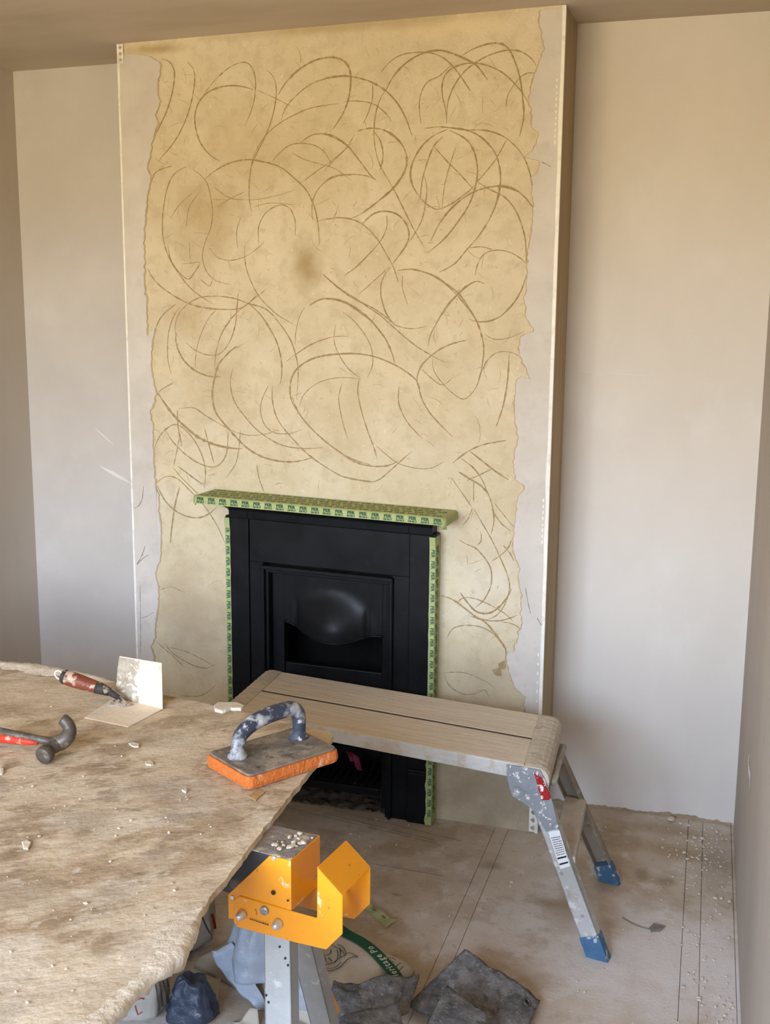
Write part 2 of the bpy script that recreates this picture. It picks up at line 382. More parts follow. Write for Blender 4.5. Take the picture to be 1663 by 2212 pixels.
# --- angle beads on both arrises, with their punched ends showing
def bead(x, sgn, z0, z1, wv):
    g = G(); n = 60; vs = []
    for i in range(n+1):
        z = z0 + (z1-z0)*i/n
        w = wv*(0.75 + 0.6*abs(noise.noise(Vector((z*5, x*3, 0))))) 
        vs += [(x + sgn*0.001, 0.010, z), (x + sgn*0.0015, -0.0045, z), (x - sgn*w, -0.0042, z), (x - sgn*w, 0.001, z)]
    fs = [(a*4+k, a*4+k+1, a*4+k+5, a*4+k+4) for a in range(n) for k in range(3)]
    return mesh('corner_bead', vs, fs, m_bead, breast)
bl = bead(0.0, -1, 0.0, 2.392, 0.006)
brr = bead(BW, 1, 0.0, 2.398, 0.010)
def punched(x0, x1, z0, z1, n, parent, y=-0.0052, hole=(0.34, 0.34)):
    g = G(); dz = (z1-z0)/n; cxm = (x0+x1)/2
    for i in range(n):
        a, b = z0+i*dz, z0+(i+1)*dz; c = (a+b)/2; hx, hz = (x1-x0)*hole[0], dz*hole[1]
        o = [(x0,y,a),(cxm,y,a),(x1,y,a),(x1,y,c),(x1,y,b),(cxm,y,b),(x0,y,b),(x0,y,c)]
        d = [(cxm-hx*.5,y,c-hz*.5),(cxm,y,c-hz),(cxm+hx*.5,y,c-hz*.5),(cxm+hx,y,c),(cxm+hx*.5,y,c+hz*.5),(cxm,y,c+hz),(cxm-hx*.5,y,c+hz*.5),(cxm-hx,y,c)]
        g.add(o + d, [(k, (k+1)%8, 8+(k+1)%8, 8+k) for k in range(8)])
    return g.out('punched_flange', m_bead, parent)
punched(0.0, 0.021, 2.335, 2.390, 3, bl)
G().box(0.002, 0.019, -0.0035, -0.0015, 2.337, 2.388).out('flange_shadow_backing', m_edge, bl)  # brown sheet added behind the punched holes as their shadow
pz0, pz1 = at_y(1160,1808,-0.005).z, at_y(1160,1757,-0.005).z
punched(BW-0.026, BW, max(pz0, 0.004), pz1+0.04, 4, brr)
for y_a, y_b, n_, xo_ in ((178, 312, 11, 0.015), (1085, 1176, 8, 0.013), (1420, 1520, 6, 0.013)):
    za, zb = at_y(1195, y_a, 0).z, at_y(1195, y_b, 0).z
    for k in range(n_):
        z = za + (zb-za)*k/(n_-1)
        G().box(BW-xo_-0.004, BW-xo_, -0.0042, -0.0030, z, z+0.006+0.005*random.random()).out('bead_slot_plaster', m_bead, brr)

# --- the comb scratches in the wet render, each a burred groove of its own
SCR = {
'A': [(5,[(445,380),(490,395),(520,440),(525,500),(510,600),(480,700),(440,790),(400,870)]),(4,[(610,400),(645,440),(655,500),(645,600),(615,720),(570,830),(510,930),(450,1000),(425,1035)]),
 (5,[(1030,575),(960,555),(880,550),(800,565),(730,600),(680,660),(657,740),(665,840),(700,930),(760,1000),(820,1035)]),(3.5,[(690,650),(740,570),(820,480),(900,420),(980,400),(1025,440),(1045,520),(1040,620),(1015,720),(975,810)]),
 (4,[(1115,450),(1150,480),(1175,540),(1175,640),(1150,760),(1110,870),(1060,970),(1020,1060),(1005,1180),(1005,1270),(1020,1360)]),(3,[(1020,1030),(1080,910),(1150,830),(1250,760),(1380,700),(1500,675),(1580,665)]),
 (6,[(1190,610),(1240,530),(1320,450),(1420,390),(1530,368),(1610,390),(1650,450),(1655,540),(1640,640),(1600,740),(1540,830)]),(3,[(1210,770),(1240,690),(1320,600),(1420,530),(1530,500),(1640,490)]),(2.5,[(1060,580),(1150,620),(1270,680)]),
 (3,[(1150,1040),(1200,980),(1270,930),(1350,920),(1430,935),(1490,980),(1530,1050)]),(4,[(1330,920),(1400,870),(1470,858),(1540,870),(1600,905),(1663,960)]),
 (5,[(720,1150),(780,1100),(870,1050),(980,1025),(1080,1035),(1200,1070),(1290,1140),(1370,1220),(1420,1320),(1445,1430),(1455,1560)]),(3,[(380,1130),(430,1090),(510,1065)]),(3,[(400,1115),(370,1180),(355,1260)]),
 (4,[(600,1070),(530,1110),(485,1190),(460,1300),(448,1420),(455,1540),(490,1650),(550,1750),(640,1860),(770,1950)]),(3,[(640,1085),(700,1130),(740,1190),(760,1280),(770,1370),(755,1470),(720,1560),(705,1650),(730,1740),(790,1800),(880,1825)]),
 (2.5,[(485,1580),(500,1660),(550,1740),(620,1790),(680,1700)]),(2.5,[(750,1590),(800,1650),(880,1670),(970,1650),(1050,1600),(1100,1550)]),(3,[(1065,1560),(1065,1460),(1100,1380),(1160,1330),(1220,1315),(1270,1345),(1300,1420),(1300,1510)]),
 (2,[(1030,1330),(1120,1305),(1210,1305),(1290,1315)]),(3,[(975,1570),(980,1690),(1010,1790),(1060,1890),(1120,1960),(1200,2030),(1290,2079)]),(4.5,[(350,1720),(400,1800),(480,1870),(600,1940),(720,1975),(850,1985),(940,1980),(1000,1945),(1050,1895)]),
 (2,[(800,1330),(880,1275),(980,1230)]),(1.5,[(760,1280),(900,1280),(1050,1280),(1180,1255),(1290,1220)]),(2,[(780,1200),(860,1260),(940,1280)]),(2,[(950,1400),(925,1480),(930,1590)]),(2,[(500,1400),(560,1310),(640,1240)]),
 (3,[(1410,1420),(1410,1300),(1450,1210),(1520,1150),(1600,1125),(1663,1125)]),(2.5,[(1340,1170),(1450,1090),(1560,1010),(1663,920)]),(2,[(1280,980),(1350,1020),(1450,1050),(1560,1085),(1663,1160)]),(2,[(1440,1420),(1530,1400),(1663,1400)]),
 (3,[(1480,1760),(1560,1830),(1663,1910)]),(4,[(1390,1960),(1450,1925),(1540,1920),(1663,1960)]),(2,[(600,1450),(620,1330),(680,1240)]),(2,[(620,1560),(625,1660)]),(2,[(570,1695),(630,1688),(690,1690),(620,1790)]),(2,[(680,1780),(745,1835),(765,1805)])],
'B': [(5,[(0,470),(80,455),(170,460),(280,490),(370,545),(440,620),(490,710),(525,810)]),(4,[(0,805),(60,825),(140,875),(210,960),(270,1040),(310,1080)]),
 (6,[(370,540),(420,450),(500,370),(590,320),(690,302),(780,325),(870,365),(920,400),(980,480)]),(3.5,[(340,435),(390,375),(460,330),(560,313),(640,318),(720,350),(790,420),(840,490),(875,545)]),
 (3.5,[(365,540),(325,620),(303,720),(300,830),(315,930),(350,1020),(420,1140),(490,1280),(540,1380),(600,1480)]),(5,[(830,330),(900,290),(990,262),(1060,262),(1110,300),(1150,390),(1175,480),(1190,600),(1195,700),(1170,820)]),
 (4,[(735,690),(740,620),(770,530),(830,440),(900,380),(990,330),(1100,300),(1180,310),(1240,350),(1270,395)]),(4,[(735,740),(728,660),(708,570),(710,490),(740,430),(810,390),(890,378),(970,390),(1060,430),(1130,490),(1190,560),(1230,630)]),
 (3,[(580,740),(570,640),(580,560),(620,490),(690,455),(760,390)]),(5.5,[(200,785),(280,768),(360,780),(430,825),(480,890),(495,960),(480,1030),(420,1120),(330,1200),(230,1275),(170,1305)]),(4,[(300,790),(335,840),(352,910),(345,990),(330,1020)]),
 (2,[(180,810),(130,890),(50,970),(0,1025)]),(3,[(0,1090),(60,1055),(150,1045),(240,1050),(310,1075)]),(4.5,[(600,770),(680,760),(780,768),(870,785),(950,830),(1020,910),(1050,1000),(1055,1100),(1030,1220),(980,1330),(920,1420),(850,1500),(780,1580),(690,1630)]),
 (4.5,[(740,775),(660,810),(590,870),(540,950),(517,1030),(530,1110),(580,1190),(640,1240),(690,1252),(770,1215),(860,1150),(900,1110)]),(3.5,[(710,820),(660,870),(625,950),(590,1070),(575,1190)]),(3,[(600,1050),(615,1130),(605,1230),(580,1330),(510,1450)]),
 (5,[(750,780),(830,820),(880,870),(910,950),(918,1040),(900,1140),(860,1240),(800,1330),(720,1430),(620,1515)]),(3.5,[(850,780),(960,780),(1060,810),(1140,870),(1200,950),(1235,1050),(1245,1130)]),(5.5,[(640,1440),(690,1340),(760,1250),(850,1175),(950,1130),(1060,1115),(1150,1140),(1210,1190),(1255,1250)]),
 (4,[(1000,1135),(1080,1180),(1140,1250),(1180,1340),(1205,1440),(1210,1580)]),(3,[(660,880),(740,970),(820,1050),(890,1130)]),(3,[(1090,840),(1030,950),(960,1040),(910,1095)]),(2.5,[(920,1090),(1000,1140),(1045,1160)]),(2,[(790,880),(750,1000),(720,1120),(705,1260)]),
 (3.5,[(0,1320),(80,1303),(170,1315),(240,1350),(310,1420),(360,1500),(410,1590),(445,1690)]),(5,[(230,1340),(280,1290),(350,1265),(430,1280),(485,1330),(508,1400),(490,1470),(410,1580)]),(3.5,[(375,1290),(375,1360),(340,1440),(270,1520),(190,1600),(120,1650)]),
 (3,[(870,1485),(940,1478),(1010,1495)]),(3,[(905,1650),(920,1580),(960,1520),(1030,1498),(1110,1510),(1180,1550),(1220,1590)]),(4.5,[(440,1620),(520,1612),(600,1630),(680,1665),(760,1730),(840,1820),(915,1925)]),(3,[(400,1600),(360,1650),(340,1720),(345,1790),(370,1870),(410,1930)]),
 (2.5,[(470,1650),(470,1730),(500,1820)]),(3.5,[(960,1700),(910,1685),(850,1720),(770,1790),(720,1850),(680,1920)]),(3.5,[(1210,1650),(1180,1740),(1130,1820),(1060,1890),(990,1925),(930,1925)]),(4,[(0,1650),(80,1720),(180,1790),(300,1850),(420,1935)]),(5,[(0,1790),(100,1800),(200,1860),(300,1935)]),(2,[(390,1600),(300,1680),(210,1760)]),
 (3,[(290,500),(290,580),(270,660),(235,740)]),(2.5,[(120,610),(200,605),(300,625),(380,690),(400,730)]),(2.5,[(1270,440),(1210,440),(1150,490),(1100,570),(1090,640)])],
'C': [(4,[(285,330),(310,270),(350,220),(415,170)]),(3,[(385,620),(362,500),(370,350),(400,250),(440,190)]),(3.5,[(430,380),(410,330),(430,240),(480,180),(560,130),(660,118),(780,130),(880,165),(990,200),(1070,280),(1140,380),(1180,480),(1200,600),(1190,780)]),
 (3.5,[(480,415),(540,465),(620,495),(700,485),(760,410),(795,310),(805,220),(815,100)]),(6,[(415,350),(420,430),(460,520),(530,590),(620,630),(705,635)]),(2.5,[(540,580),(545,480),(570,380),(620,270),(680,200)]),(3.5,[(665,600),(670,500),(700,380),(750,290),(810,220),(880,165),(1000,70)]),
 (5,[(890,170),(960,240),(1020,330),(1065,420),(1090,520),(1095,610),(1085,680)]),(3,[(720,520),(760,470),(820,440)]),(7,[(800,440),(700,540),(670,620),(655,690),(650,770),(670,860),(720,930),(790,1010),(870,1090),(960,1145),(1070,1175),(1180,1180),(1290,1155)]),
 (9,[(300,740),(340,800),(400,880),(480,960),(570,1030),(680,1075),(790,1095),(840,1095)]),(3.5,[(430,840),(530,835),(600,880),(700,940),(800,990),(900,1012),(1000,1000),(1060,980)]),(4,[(780,580),(765,680),(790,790),(850,880),(930,970),(1010,1030),(1100,1075),(1220,1095),(1360,1090)]),
 (3,[(1010,690),(965,790),(960,870),(990,950),(1050,995),(1140,1000),(1220,975)]),(4.5,[(1035,690),(1035,790),(1060,890),(1110,970),(1180,1050),(1260,1130),(1370,1210),(1500,1280),(1663,1305)]),(6,[(1200,860),(1155,780),(1150,680),(1180,600),(1250,540),(1340,505),(1450,490),(1560,487),(1663,500)]),
 (5,[(1160,760),(1200,860),(1260,940),(1340,1020),(1440,1100),(1550,1165),(1663,1200)]),(2.5,[(1210,830),(1230,760),(1300,690),(1400,650),(1500,640),(1600,650)]),(3,[(1480,680),(1460,770),(1475,880),(1500,980),(1520,1030)]),(3.5,[(1120,540),(1200,480),(1300,420),(1420,380),(1520,375)]),
 (2.5,[(1440,300),(1430,400),(1460,490),(1520,580),(1590,640)]),(5,[(1270,180),(1340,140),(1420,135),(1500,155),(1580,200),(1663,265)]),(2,[(1240,190),(1205,260),(1185,350),(1180,430)]),(4,[(280,1090),(310,1020),(360,965),(420,942),(490,990),(550,1070),(590,1160),(605,1240),(600,1350)]),
 (4,[(340,960),(380,1030),(440,1100),(520,1165),(600,1205),(670,1212),(720,1170),(745,1100),(750,990)]),(5,[(425,850),(430,960),(455,1080)]),(4,[(300,1310),(340,1280),(390,1275),(440,1300),(500,1360),(550,1410),(610,1480),(680,1590),(730,1700)]),(5,[(295,1330),(340,1420),(400,1485),(470,1525),(550,1540),(620,1520),(680,1470)]),
 (6,[(440,1340),(410,1460),(390,1600),(380,1700)]),(3,[(400,1210),(420,1120),(440,1010)]),(3,[(400,1220),(450,1280),(520,1350),(590,1420)]),(4,[(600,970),(630,1080),(660,1190)]),(3,[(830,980),(820,1090),(800,1190),(740,1280)]),(4,[(935,1200),(950,1290),(980,1370)]),(3,[(300,735),(350,700),(400,675)]),(5,[(430,1210),(510,1270),(590,1330)])],
'D': [(5,[(0,525),(90,523),(200,540),(290,570),(380,612),(460,665),(515,720),(545,830),(600,930),(680,1020),(760,1100)]),(4,[(0,85),(70,130),(170,200),(260,260),(350,340),(430,410),(520,480),(620,540),(700,580)]),(6,[(0,160),(80,205),(180,280),(250,360),(300,430),(340,520),(360,590)]),
 (3,[(0,235),(70,290),(130,360),(180,440),(205,520),(205,610),(170,690)]),(3,[(265,30),(262,110),(285,210),(330,300),(400,340),(490,352),(580,335)]),(5,[(640,0),(730,50),(810,120),(880,220),(930,310),(960,400),(975,490),(965,600),(940,700)]),(4,[(980,40),(920,25),(850,60),(780,130),(710,220),(650,310),(605,400),(590,470)]),
 (3.5,[(870,285),(950,305),(1050,285),(1130,235),(1190,160),(1240,70)]),(5,[(860,430),(760,455),(680,490),(610,540),(550,600),(518,670),(515,740)]),(3,[(620,550),(630,640),(700,740),(790,820),(850,835),(920,760),(960,650),(1000,570),(1060,520),(1130,510),(1200,530),(1240,570)]),(2.5,[(545,630),(620,700),(690,740),(760,690)]),
 (2.5,[(980,390),(1050,425),(1150,415),(1250,370)]),(5,[(1150,530),(1140,700),(1110,880),(1060,1030)]),(4.5,[(115,700),(105,790),(130,920),(170,1050),(215,1170),(240,1255)]),(4,[(390,750),(385,850),(410,930),(450,1000),(510,1070),(550,1110)]),(5,[(0,1225),(90,1275),(190,1300),(300,1300),(380,1270)]),
 (3,[(230,1160),(300,1220),(380,1280),(500,1315),(610,1315),(700,1270)]),(4,[(0,1370),(120,1400),(230,1405),(330,1330),(430,1240),(480,1200)]),(4.5,[(760,1280),(850,1210),(950,1160),(1060,1135),(1130,1125)]),(6,[(880,1200),(970,1270),(1060,1340),(1145,1395)]),(4.5,[(820,1250),(900,1310),(960,1390),(1000,1480),(1035,1580),(1045,1680),(1025,1770)]),
 (7,[(800,1340),(880,1390),(960,1440),(1010,1500)]),(3.5,[(750,1380),(820,1480),(890,1580)]),(3,[(895,1590),(870,1660),(830,1710)]),(4,[(860,1400),(950,1360),(1030,1320)]),(2.5,[(905,1400),(905,1550)]),(4,[(1030,1600),(1090,1690),(1160,1750)]),(2.5,[(1050,1560),(1130,1660),(1180,1720)])],
'E': [(4.5,[(570,80),(640,200),(710,320),(760,420),(800,510),(840,600),(870,700),(870,780),(840,880),(780,970),(720,1010),(650,1030)]),(6,[(440,340),(510,380),(580,410),(640,470),(690,540),(715,600),(720,680),(705,760),(650,860),(580,920)]),(9,[(450,790),(500,860),(570,940),(640,970),(720,960),(800,900),(860,820),(890,760)]),
 (8,[(290,820),(360,840),(430,880),(520,950),(600,1010),(670,1050),(740,1130),(800,1210),(840,1280),(835,1370),(810,1400)]),(4.5,[(430,900),(440,860),(500,835),(580,845),(670,880),(750,920),(830,970),(900,1030)]),(5,[(330,1190),(380,1110),(440,1080),(520,1072),(620,1085),(700,1120),(760,1170),(820,1250),(850,1300)]),
 (6,[(530,990),(620,1015),(720,1035),(830,1025),(940,985)]),(4,[(800,1040),(880,1055),(950,1090),(1000,1160)]),(5,[(630,290),(630,350),(600,385)]),(5,[(720,525),(800,470),(860,410),(890,340)]),(5,[(820,390),(880,460),(910,520)]),(4,[(310,1480),(400,1472),(500,1480),(600,1520),(700,1570),(750,1620)]),
 (5,[(315,1500),(360,1590),(430,1640),(500,1665),(580,1655),(660,1625),(690,1670),(710,1710)]),(36,[(755,1500),(785,1450),(815,1410),(830,1380)])],
'F': [(3,[(1070,1850),(1110,1890),(1180,1950),(1264,2030)]),(3,[(1090,1500),(1170,1480),(1264,1520)]),(4,[(1124,1861),(1182,1933),(1300,2005),(1400,2033),(1473,2005)]),(3,[(1155,1890),(1270,1920),(1386,1975),(1459,2018)]),(3,[(1228,2220),(1372,2220),(1473,2150)])],
}
K = {'A': CA, 'B': CB, 'C': CC, 'D': CD, 'E': CE, 'F': CF}
mmx = {'A': 1.0, 'B': 1.07, 'C': 1.0, 'D': 0.93, 'E': 0.75, 'F': 0.95}
rs = random.Random(3)
for key, lst in SCR.items():
    for w, pts in lst:
        p3 = [at_y(x, y, 0.0) for x, y in crop(*K[key], pts)]
        path = catmull(p3, 0.0045)
        ph = rs.random()*50
        wd = []
        n = len(path)
        for i, p in enumerate(path):
            e = min(1.0, 0.35 + 4.0*min(i, n-1-i)/n)
            wd.append(max(0.0008, 0.00108*mmx[key]*w*e*(0.75 + 0.75*noise.noise(Vector((i*0.33 + ph, w, 0))) + 0.45*noise.noise(Vector((i*1.1+ph, 3, 0))))))
        ribbon3(path, wd, (0,-1,0), 0.0006, 'scratch_mark', m_scratch, breast)

# --- fine stray hairlines left by the comb, too many and too thin to tell apart
m_hair = nmat('hairline_scratch', (0.42,0.325,0.19), (0.50,0.40,0.25), 60, 1.0, bump=0)
g = G(); rh = random.Random(12)
for k in range(650):
    x, z = rh.uniform(0.09, 1.27), rh.uniform(0.55, 2.32)
    if FXA < x < FXB and z < 1.02: continue
    if x < 0.115 or x > 1.235: continue
    a = rh.uniform(0, math.pi); L_ = 0.008 + 0.05*rh.random()**2; bend = rh.uniform(-0.6, 0.6); w = 0.0004 + 0.0007*rh.random()
    pts = [Vector((x + L_*t*math.cos(a + bend*t), -0.0005, z + L_*t*math.sin(a + bend*t))) for t in (0, 0.33, 0.66, 1.0)]
    vs = []
    for i, p in enumerate(pts):
        t = (pts[min(i+1,3)] - pts[max(i-1,0)]).normalized(); s_ = t.cross(Vector((0,-1,0))); ww = w*(0.4 if i in (0,3) else 1)
        vs += [p + s_*ww, p - s_*ww]
    g.add(vs, [(0,1,3,2),(2,3,5,4),(4,5,7,6)])
g.out('hairline_scratches', m_hair, breast)['kind'] = 'stuff'
m_crack = nmat('fine_crack', (0.16,0.13,0.10), (0.22,0.18,0.14), 40, 1.0, bump=0)
for w, pts in ((0.0016,[(980,790),(970,880),(940,930),(905,940)]),(0.002,[(990,1200),(970,1260),(935,1325)]),(0.0016,[(935,1325),(980,1280),(1015,1260)]),(0.0014,[(955,1460),(960,1700),(958,1940)]),(0.0014,[(970,1690),(1000,1680),(1050,1650)])):
    path = catmull([at_y(x, y, -0.003) for x, y in crop(*CF, pts)], 0.006)
    ribbon3(path, [w*(0.5+rs.random()) for _ in path], (0,-1,0), 0.0004, 'plaster_crack', m_crack, breast)
for w, pts in ((0.0014,[(1170,350),(1190,360)]),(0.0016,[(1135,1270),(1140,1300),(1146,1325)]),(0.0016,[(1160,1335),(1170,1352)])):
    path = catmull([at_y(x, y, -0.003) for x, y in pts], 0.006)
    ribbon3(path, [w*(0.5+rs.random()) for _ in path], (0,-1,0), 0.0004, 'plaster_crack', m_crack, breast)
# pale trowel marks on the alcove walls and a chip in the right-hand wall
m_mark = nmat('pale_trowel_mark', (0.74,0.71,0.68), (0.78,0.75,0.72), 20, 0.8, bump=0.05)
WL = bpy.data.objects['wall_back_left']; WR = bpy.data.objects['wall_back_right']; WSR = bpy.data.objects['wall_right']
for a, b, w, wl_ in (((218,1008),(280,1042),0.010,WL),((205,925),(245,960),0.004,WL),((1308,806),(1415,812),0.002,WR),((1238,800),(1300,806),0.0015,WR)):
    pa, pb = at_y(*a, BD), at_y(*b, BD); pts = [pa.lerp(pb, k/10) for k in range(11)]
    ribbon3(pts, [w*(0.3+math.sin(math.pi*k/10)) for k in range(11)], (0,-1,0), 0.0004, 'trowel_mark', m_mark, wl_)
def onxw(px, py):
    d = ray(px, py); return CAM + d*((XR - CAM.x)/d.x)
pts = catmull([onxw(x, y) for x, y in ((1619,1632),(1617,1655),(1621,1680),(1620,1705))], 0.01)
ribbon3(pts, [0.03*(0.3+rs.random()) for _ in pts], (-1,0,0), 0.0008, 'wall_chip', m_mark, WSR)

# bare brown strip where the alcove plaster stops short of the floor
m_bare = nmat('bare_wall_base', (0.33,0.245,0.15), (0.42,0.32,0.21), 20, 0.95, bump=0.4)
vs = []; n = 90
for i in range(n+1):
    x = BW + 0.003 + (XR - BW - 0.006)*i/n
    hgt = 0.006 + 0.008*abs(noise.noise(Vector((x*14, 2, 0)))) + 0.006*noise.noise(Vector((x*60, 5, 0))) + (0.006*max(0, math.sin((x-1.68)/0.24*math.pi)) if 1.68 < x < 1.92 else 0)
    vs += [(x, BD-0.0012, 0.0005), (x, BD-0.0012, max(0.004, hgt)), (x, BD+0.001, max(0.004, hgt))]
mesh('bare_base_strip', vs, [(i*3+k, i*3+k+1, i*3+k+4, i*3+k+3) for i in range(n) for k in range(2)], m_bare, WR)

# ------------------------------------------------------------------ fireplace
m_iron = nmat('black_cast_iron', (0.006,0.0065,0.0075), (0.010,0.0105,0.012), 9, (0.30,0.42), layers=((30,0.62,0.7,(0.02,0.02,0.022),0.4),), bump=0.03, bscale=140, spec=0.11)
m_soot = nmat('soot', (0.006,0.006,0.006), (0.010,0.009,0.008), 20, 0.95, bump=0.2, spec=0.1)
m_ash = nmat('ash_and_rubble', (0.05,0.04,0.03), (0.12,0.095,0.07), 30, 1.0, bump=0.6, bscale=60)
m_tape = nmat('green_masking_tape', (0.34,0.40,0.155), (0.41,0.46,0.20), 30, 0.6, layers=((12,0.55,0.7,(0.46,0.50,0.25),0.5),), bump=0.15, bscale=40)
m_ink = nmat('dark_green_print', (0.02,0.085,0.055), (0.025,0.10,0.065), 40, 0.6, bump=0)
m_ink2 = nmat('olive_print', (0.075,0.075,0.014), (0.095,0.09,0.02), 40, 0.6, bump=0)
FX0, FX1 = 0.361, 1.053
def shear(v):
    return Vector((v[0], v[1], v[2]*(1 + 0.030*(1.06 - v[0]))))
def fobj(g, name, mat, parent, bv=0.0, smooth=False):
    o = mesh(name, [shear(v) for v in g.v], g.f, mat, parent, smooth)
    if bv: bevel(o, bv)
    return o
fp = empty('fireplace', (0.706, -0.03, 0.0), 'black cast-iron fireplace with green tape masking its mantel and edges', 'fireplace')
for x0, x1 in ((FX0, 0.440), (0.970, FX1)):
    fobj(G().box(x0, x1, -0.050, -0.002, 0.0, 0.926), 'pilaster', m_iron, fp, 0.0025)
fobj(G().box(0.4405, 0.9695, -0.044, -0.002, 0.786, 0.926), 'frieze_panel', m_iron, fp, 0.002)
for x0, x1 in ((0.4405, 0.487), (0.916, 0.9695)):
    fobj(G().box(x0, x1, -0.044, -0.002, 0.0, 0.786), 'jamb', m_iron, fp, 0.002)
# stepped moulding round the opening
def frame(x0, x1, zt, w, y0, y1, name):
    for (a, b) in ((x0, x0+w), (x1-w, x1)): fobj(G().box(a, b, y0, y1, 0.0, zt), name, m_iron, fp, 0.003)
    fobj(G().box(x0, x1, y0-0.002, y1, zt-w, zt+0.001), name, m_iron, fp, 0.003)
frame(0.483, 0.920, 0.779, 0.012, -0.058, -0.004, 'opening_moulding')
frame(0.4955, 0.9075, 0.7665, 0.010, -0.046, -0.004, 'opening_bead')
# slips beside the hood
for x0, x1 in ((0.506, 0.546), (0.876, 0.897)):
    fobj(G().box(x0, x1, -0.016, 0.02, 0.0, 0.758), 'slip_plate', m_iron, fp, 0.002)
# bowed hood with a scalloped lower lip
def hood_edge(x):
    ks = [(0.546,0.598),(0.570,0.592),(0.589,0.583),(0.60,0.581),(0.625,0.572),(0.66,0.561),(0.70,0.556),(0.726,0.555),(0.76,0.557),(0.79,0.564),(0.812,0.572),(0.825,0.574),(0.84,0.580),(0.876,0.582)]
    for (a, za), (b, zb) in zip(ks, ks[1:]):
        if a <= x <= b: return za + (zb-za)*(x-a)/(b-a)
    return ks[-1][1]
def hood(u, v):
    x = 0.546 + 0.330*u; zb = hood_edge(x); z = zb + (0.757 - zb)*v
    d_ = min(1.0, math.hypot((x-0.712)/0.150, max(0.0, v-0.12)/0.72)); c = math.cos(d_*math.pi/2)**2
    y = -0.016 - 0.050*c
    for xr in (0.589, 0.828):
        y += 0.010*math.exp(-((x-xr)/0.006)**2)*max(0, 1-v*1.7)
    return (x, y, z)
fobj(G().grid(hood, 60, 26), 'hood', m_iron, fp, 0, True)
lip = [Vector(hood(i/60, 0.0)) + Vector((0,-0.001,0)) for i in range(61)]
fobj(G().tube(lip, 0.0032, 8), 'hood_lip', m_iron, fp, 0, True)
# firebox
fb = G(); fb.box(0.506, 0.899, 0.19, 0.20, 0.0, 0.76); fb.box(0.500, 0.508, 0.015, 0.2, 0.0, 0.76); fb.box(0.897, 0.905, 0.015, 0.2, 0.0, 0.76); fb.box(0.506, 0.899, 0.02, 0.2, 0.75, 0.765)
fobj(fb, 'firebox', m_soot, fp)
fobj(G().box(0.546, 0.876, -0.012, 0.004, 0.405, 0.462), 'grate_front_bar', m_iron, fp, 0.004)
fobj(G().box(0.546, 0.876, -0.006, 0.004, 0.33, 0.36), 'grate_front_bar', m_iron, fp, 0.003)
# sloping grate bars with a front lip
for k in range(13):
    x = 0.556 + k*0.0243
    fobj(G().obox((x, 0.045, 0.104), (0.0065,0,0), (0,0.074,0.021), (0,-0.0014,0.005)), 'grate_bar', m_iron, fp, 0.0015)
fobj(G().box(0.546, 0.876, -0.040, -0.026, 0.062, 0.088), 'grate_lip', m_iron, fp, 0.003)
fobj(G().box(0.546, 0.876, 0.114, 0.127, 0.11, 0.15), 'grate_back_bar', m_iron, fp, 0.003)
def rub(u, v):
    x = 0.512 + 0.38*u; y = -0.035 + 0.17*v
    return (x, y, 0.003 + 0.030*abs(noise.noise(Vector((x*28, y*28, 2)))) + 0.03*v)
fobj(G().grid(rub, 40, 18), 'ash_bed', m_ash, fp, 0, True)
# plinth blocks
for x0, x1 in ((FX0-0.003, 0.442), (0.968, FX1+0.002)):
    fobj(G().box(x0+0.006, x1-0.002, -0.056, -0.01, 0.0, 0.165), 'plinth_block', m_iron, fp, 0.003)
    fobj(G().box(x0+0.006, x1-0.002, -0.060, -0.01, 0.165, 0.178), 'plinth_moulding', m_iron, fp, 0.003)
# cornice, flaring out under the shelf
cg = G()
prof = [(0.0,-0.052,0.920),(0.001,-0.056,0.924),(0.001,-0.058,0.945),(0.004,-0.062,0.950),(0.012,-0.086,0.962),(0.020,-0.118,0.9725)]
vs = []
for (dx, y, z) in prof: vs += [(FX0+0.017-dx, -0.002, z), (FX0+0.017-dx, y, z), (FX1-0.012+dx, y, z), (FX1-0.012+dx, -0.002, z)]
fs = []
for i in range(len(prof)-1):
    for k in range(4):
        k2 = (k+1) % 4; fs.append((i*4+k, i*4+k2, i*4+4+k2, i*4+4+k))
fs += [(0,1,2,3), tuple((len(prof)-1)*4+k for k in range(4))]
cg.add(vs, fs); fobj(cg, 'cornice', m_iron, fp)
for xx in (0.440, 0.9695):
    fobj(G().box(xx-0.001, xx+0.001, -0.0592, -0.05, 0.925, 0.946), 'cornice_joint', m_soot, fp)
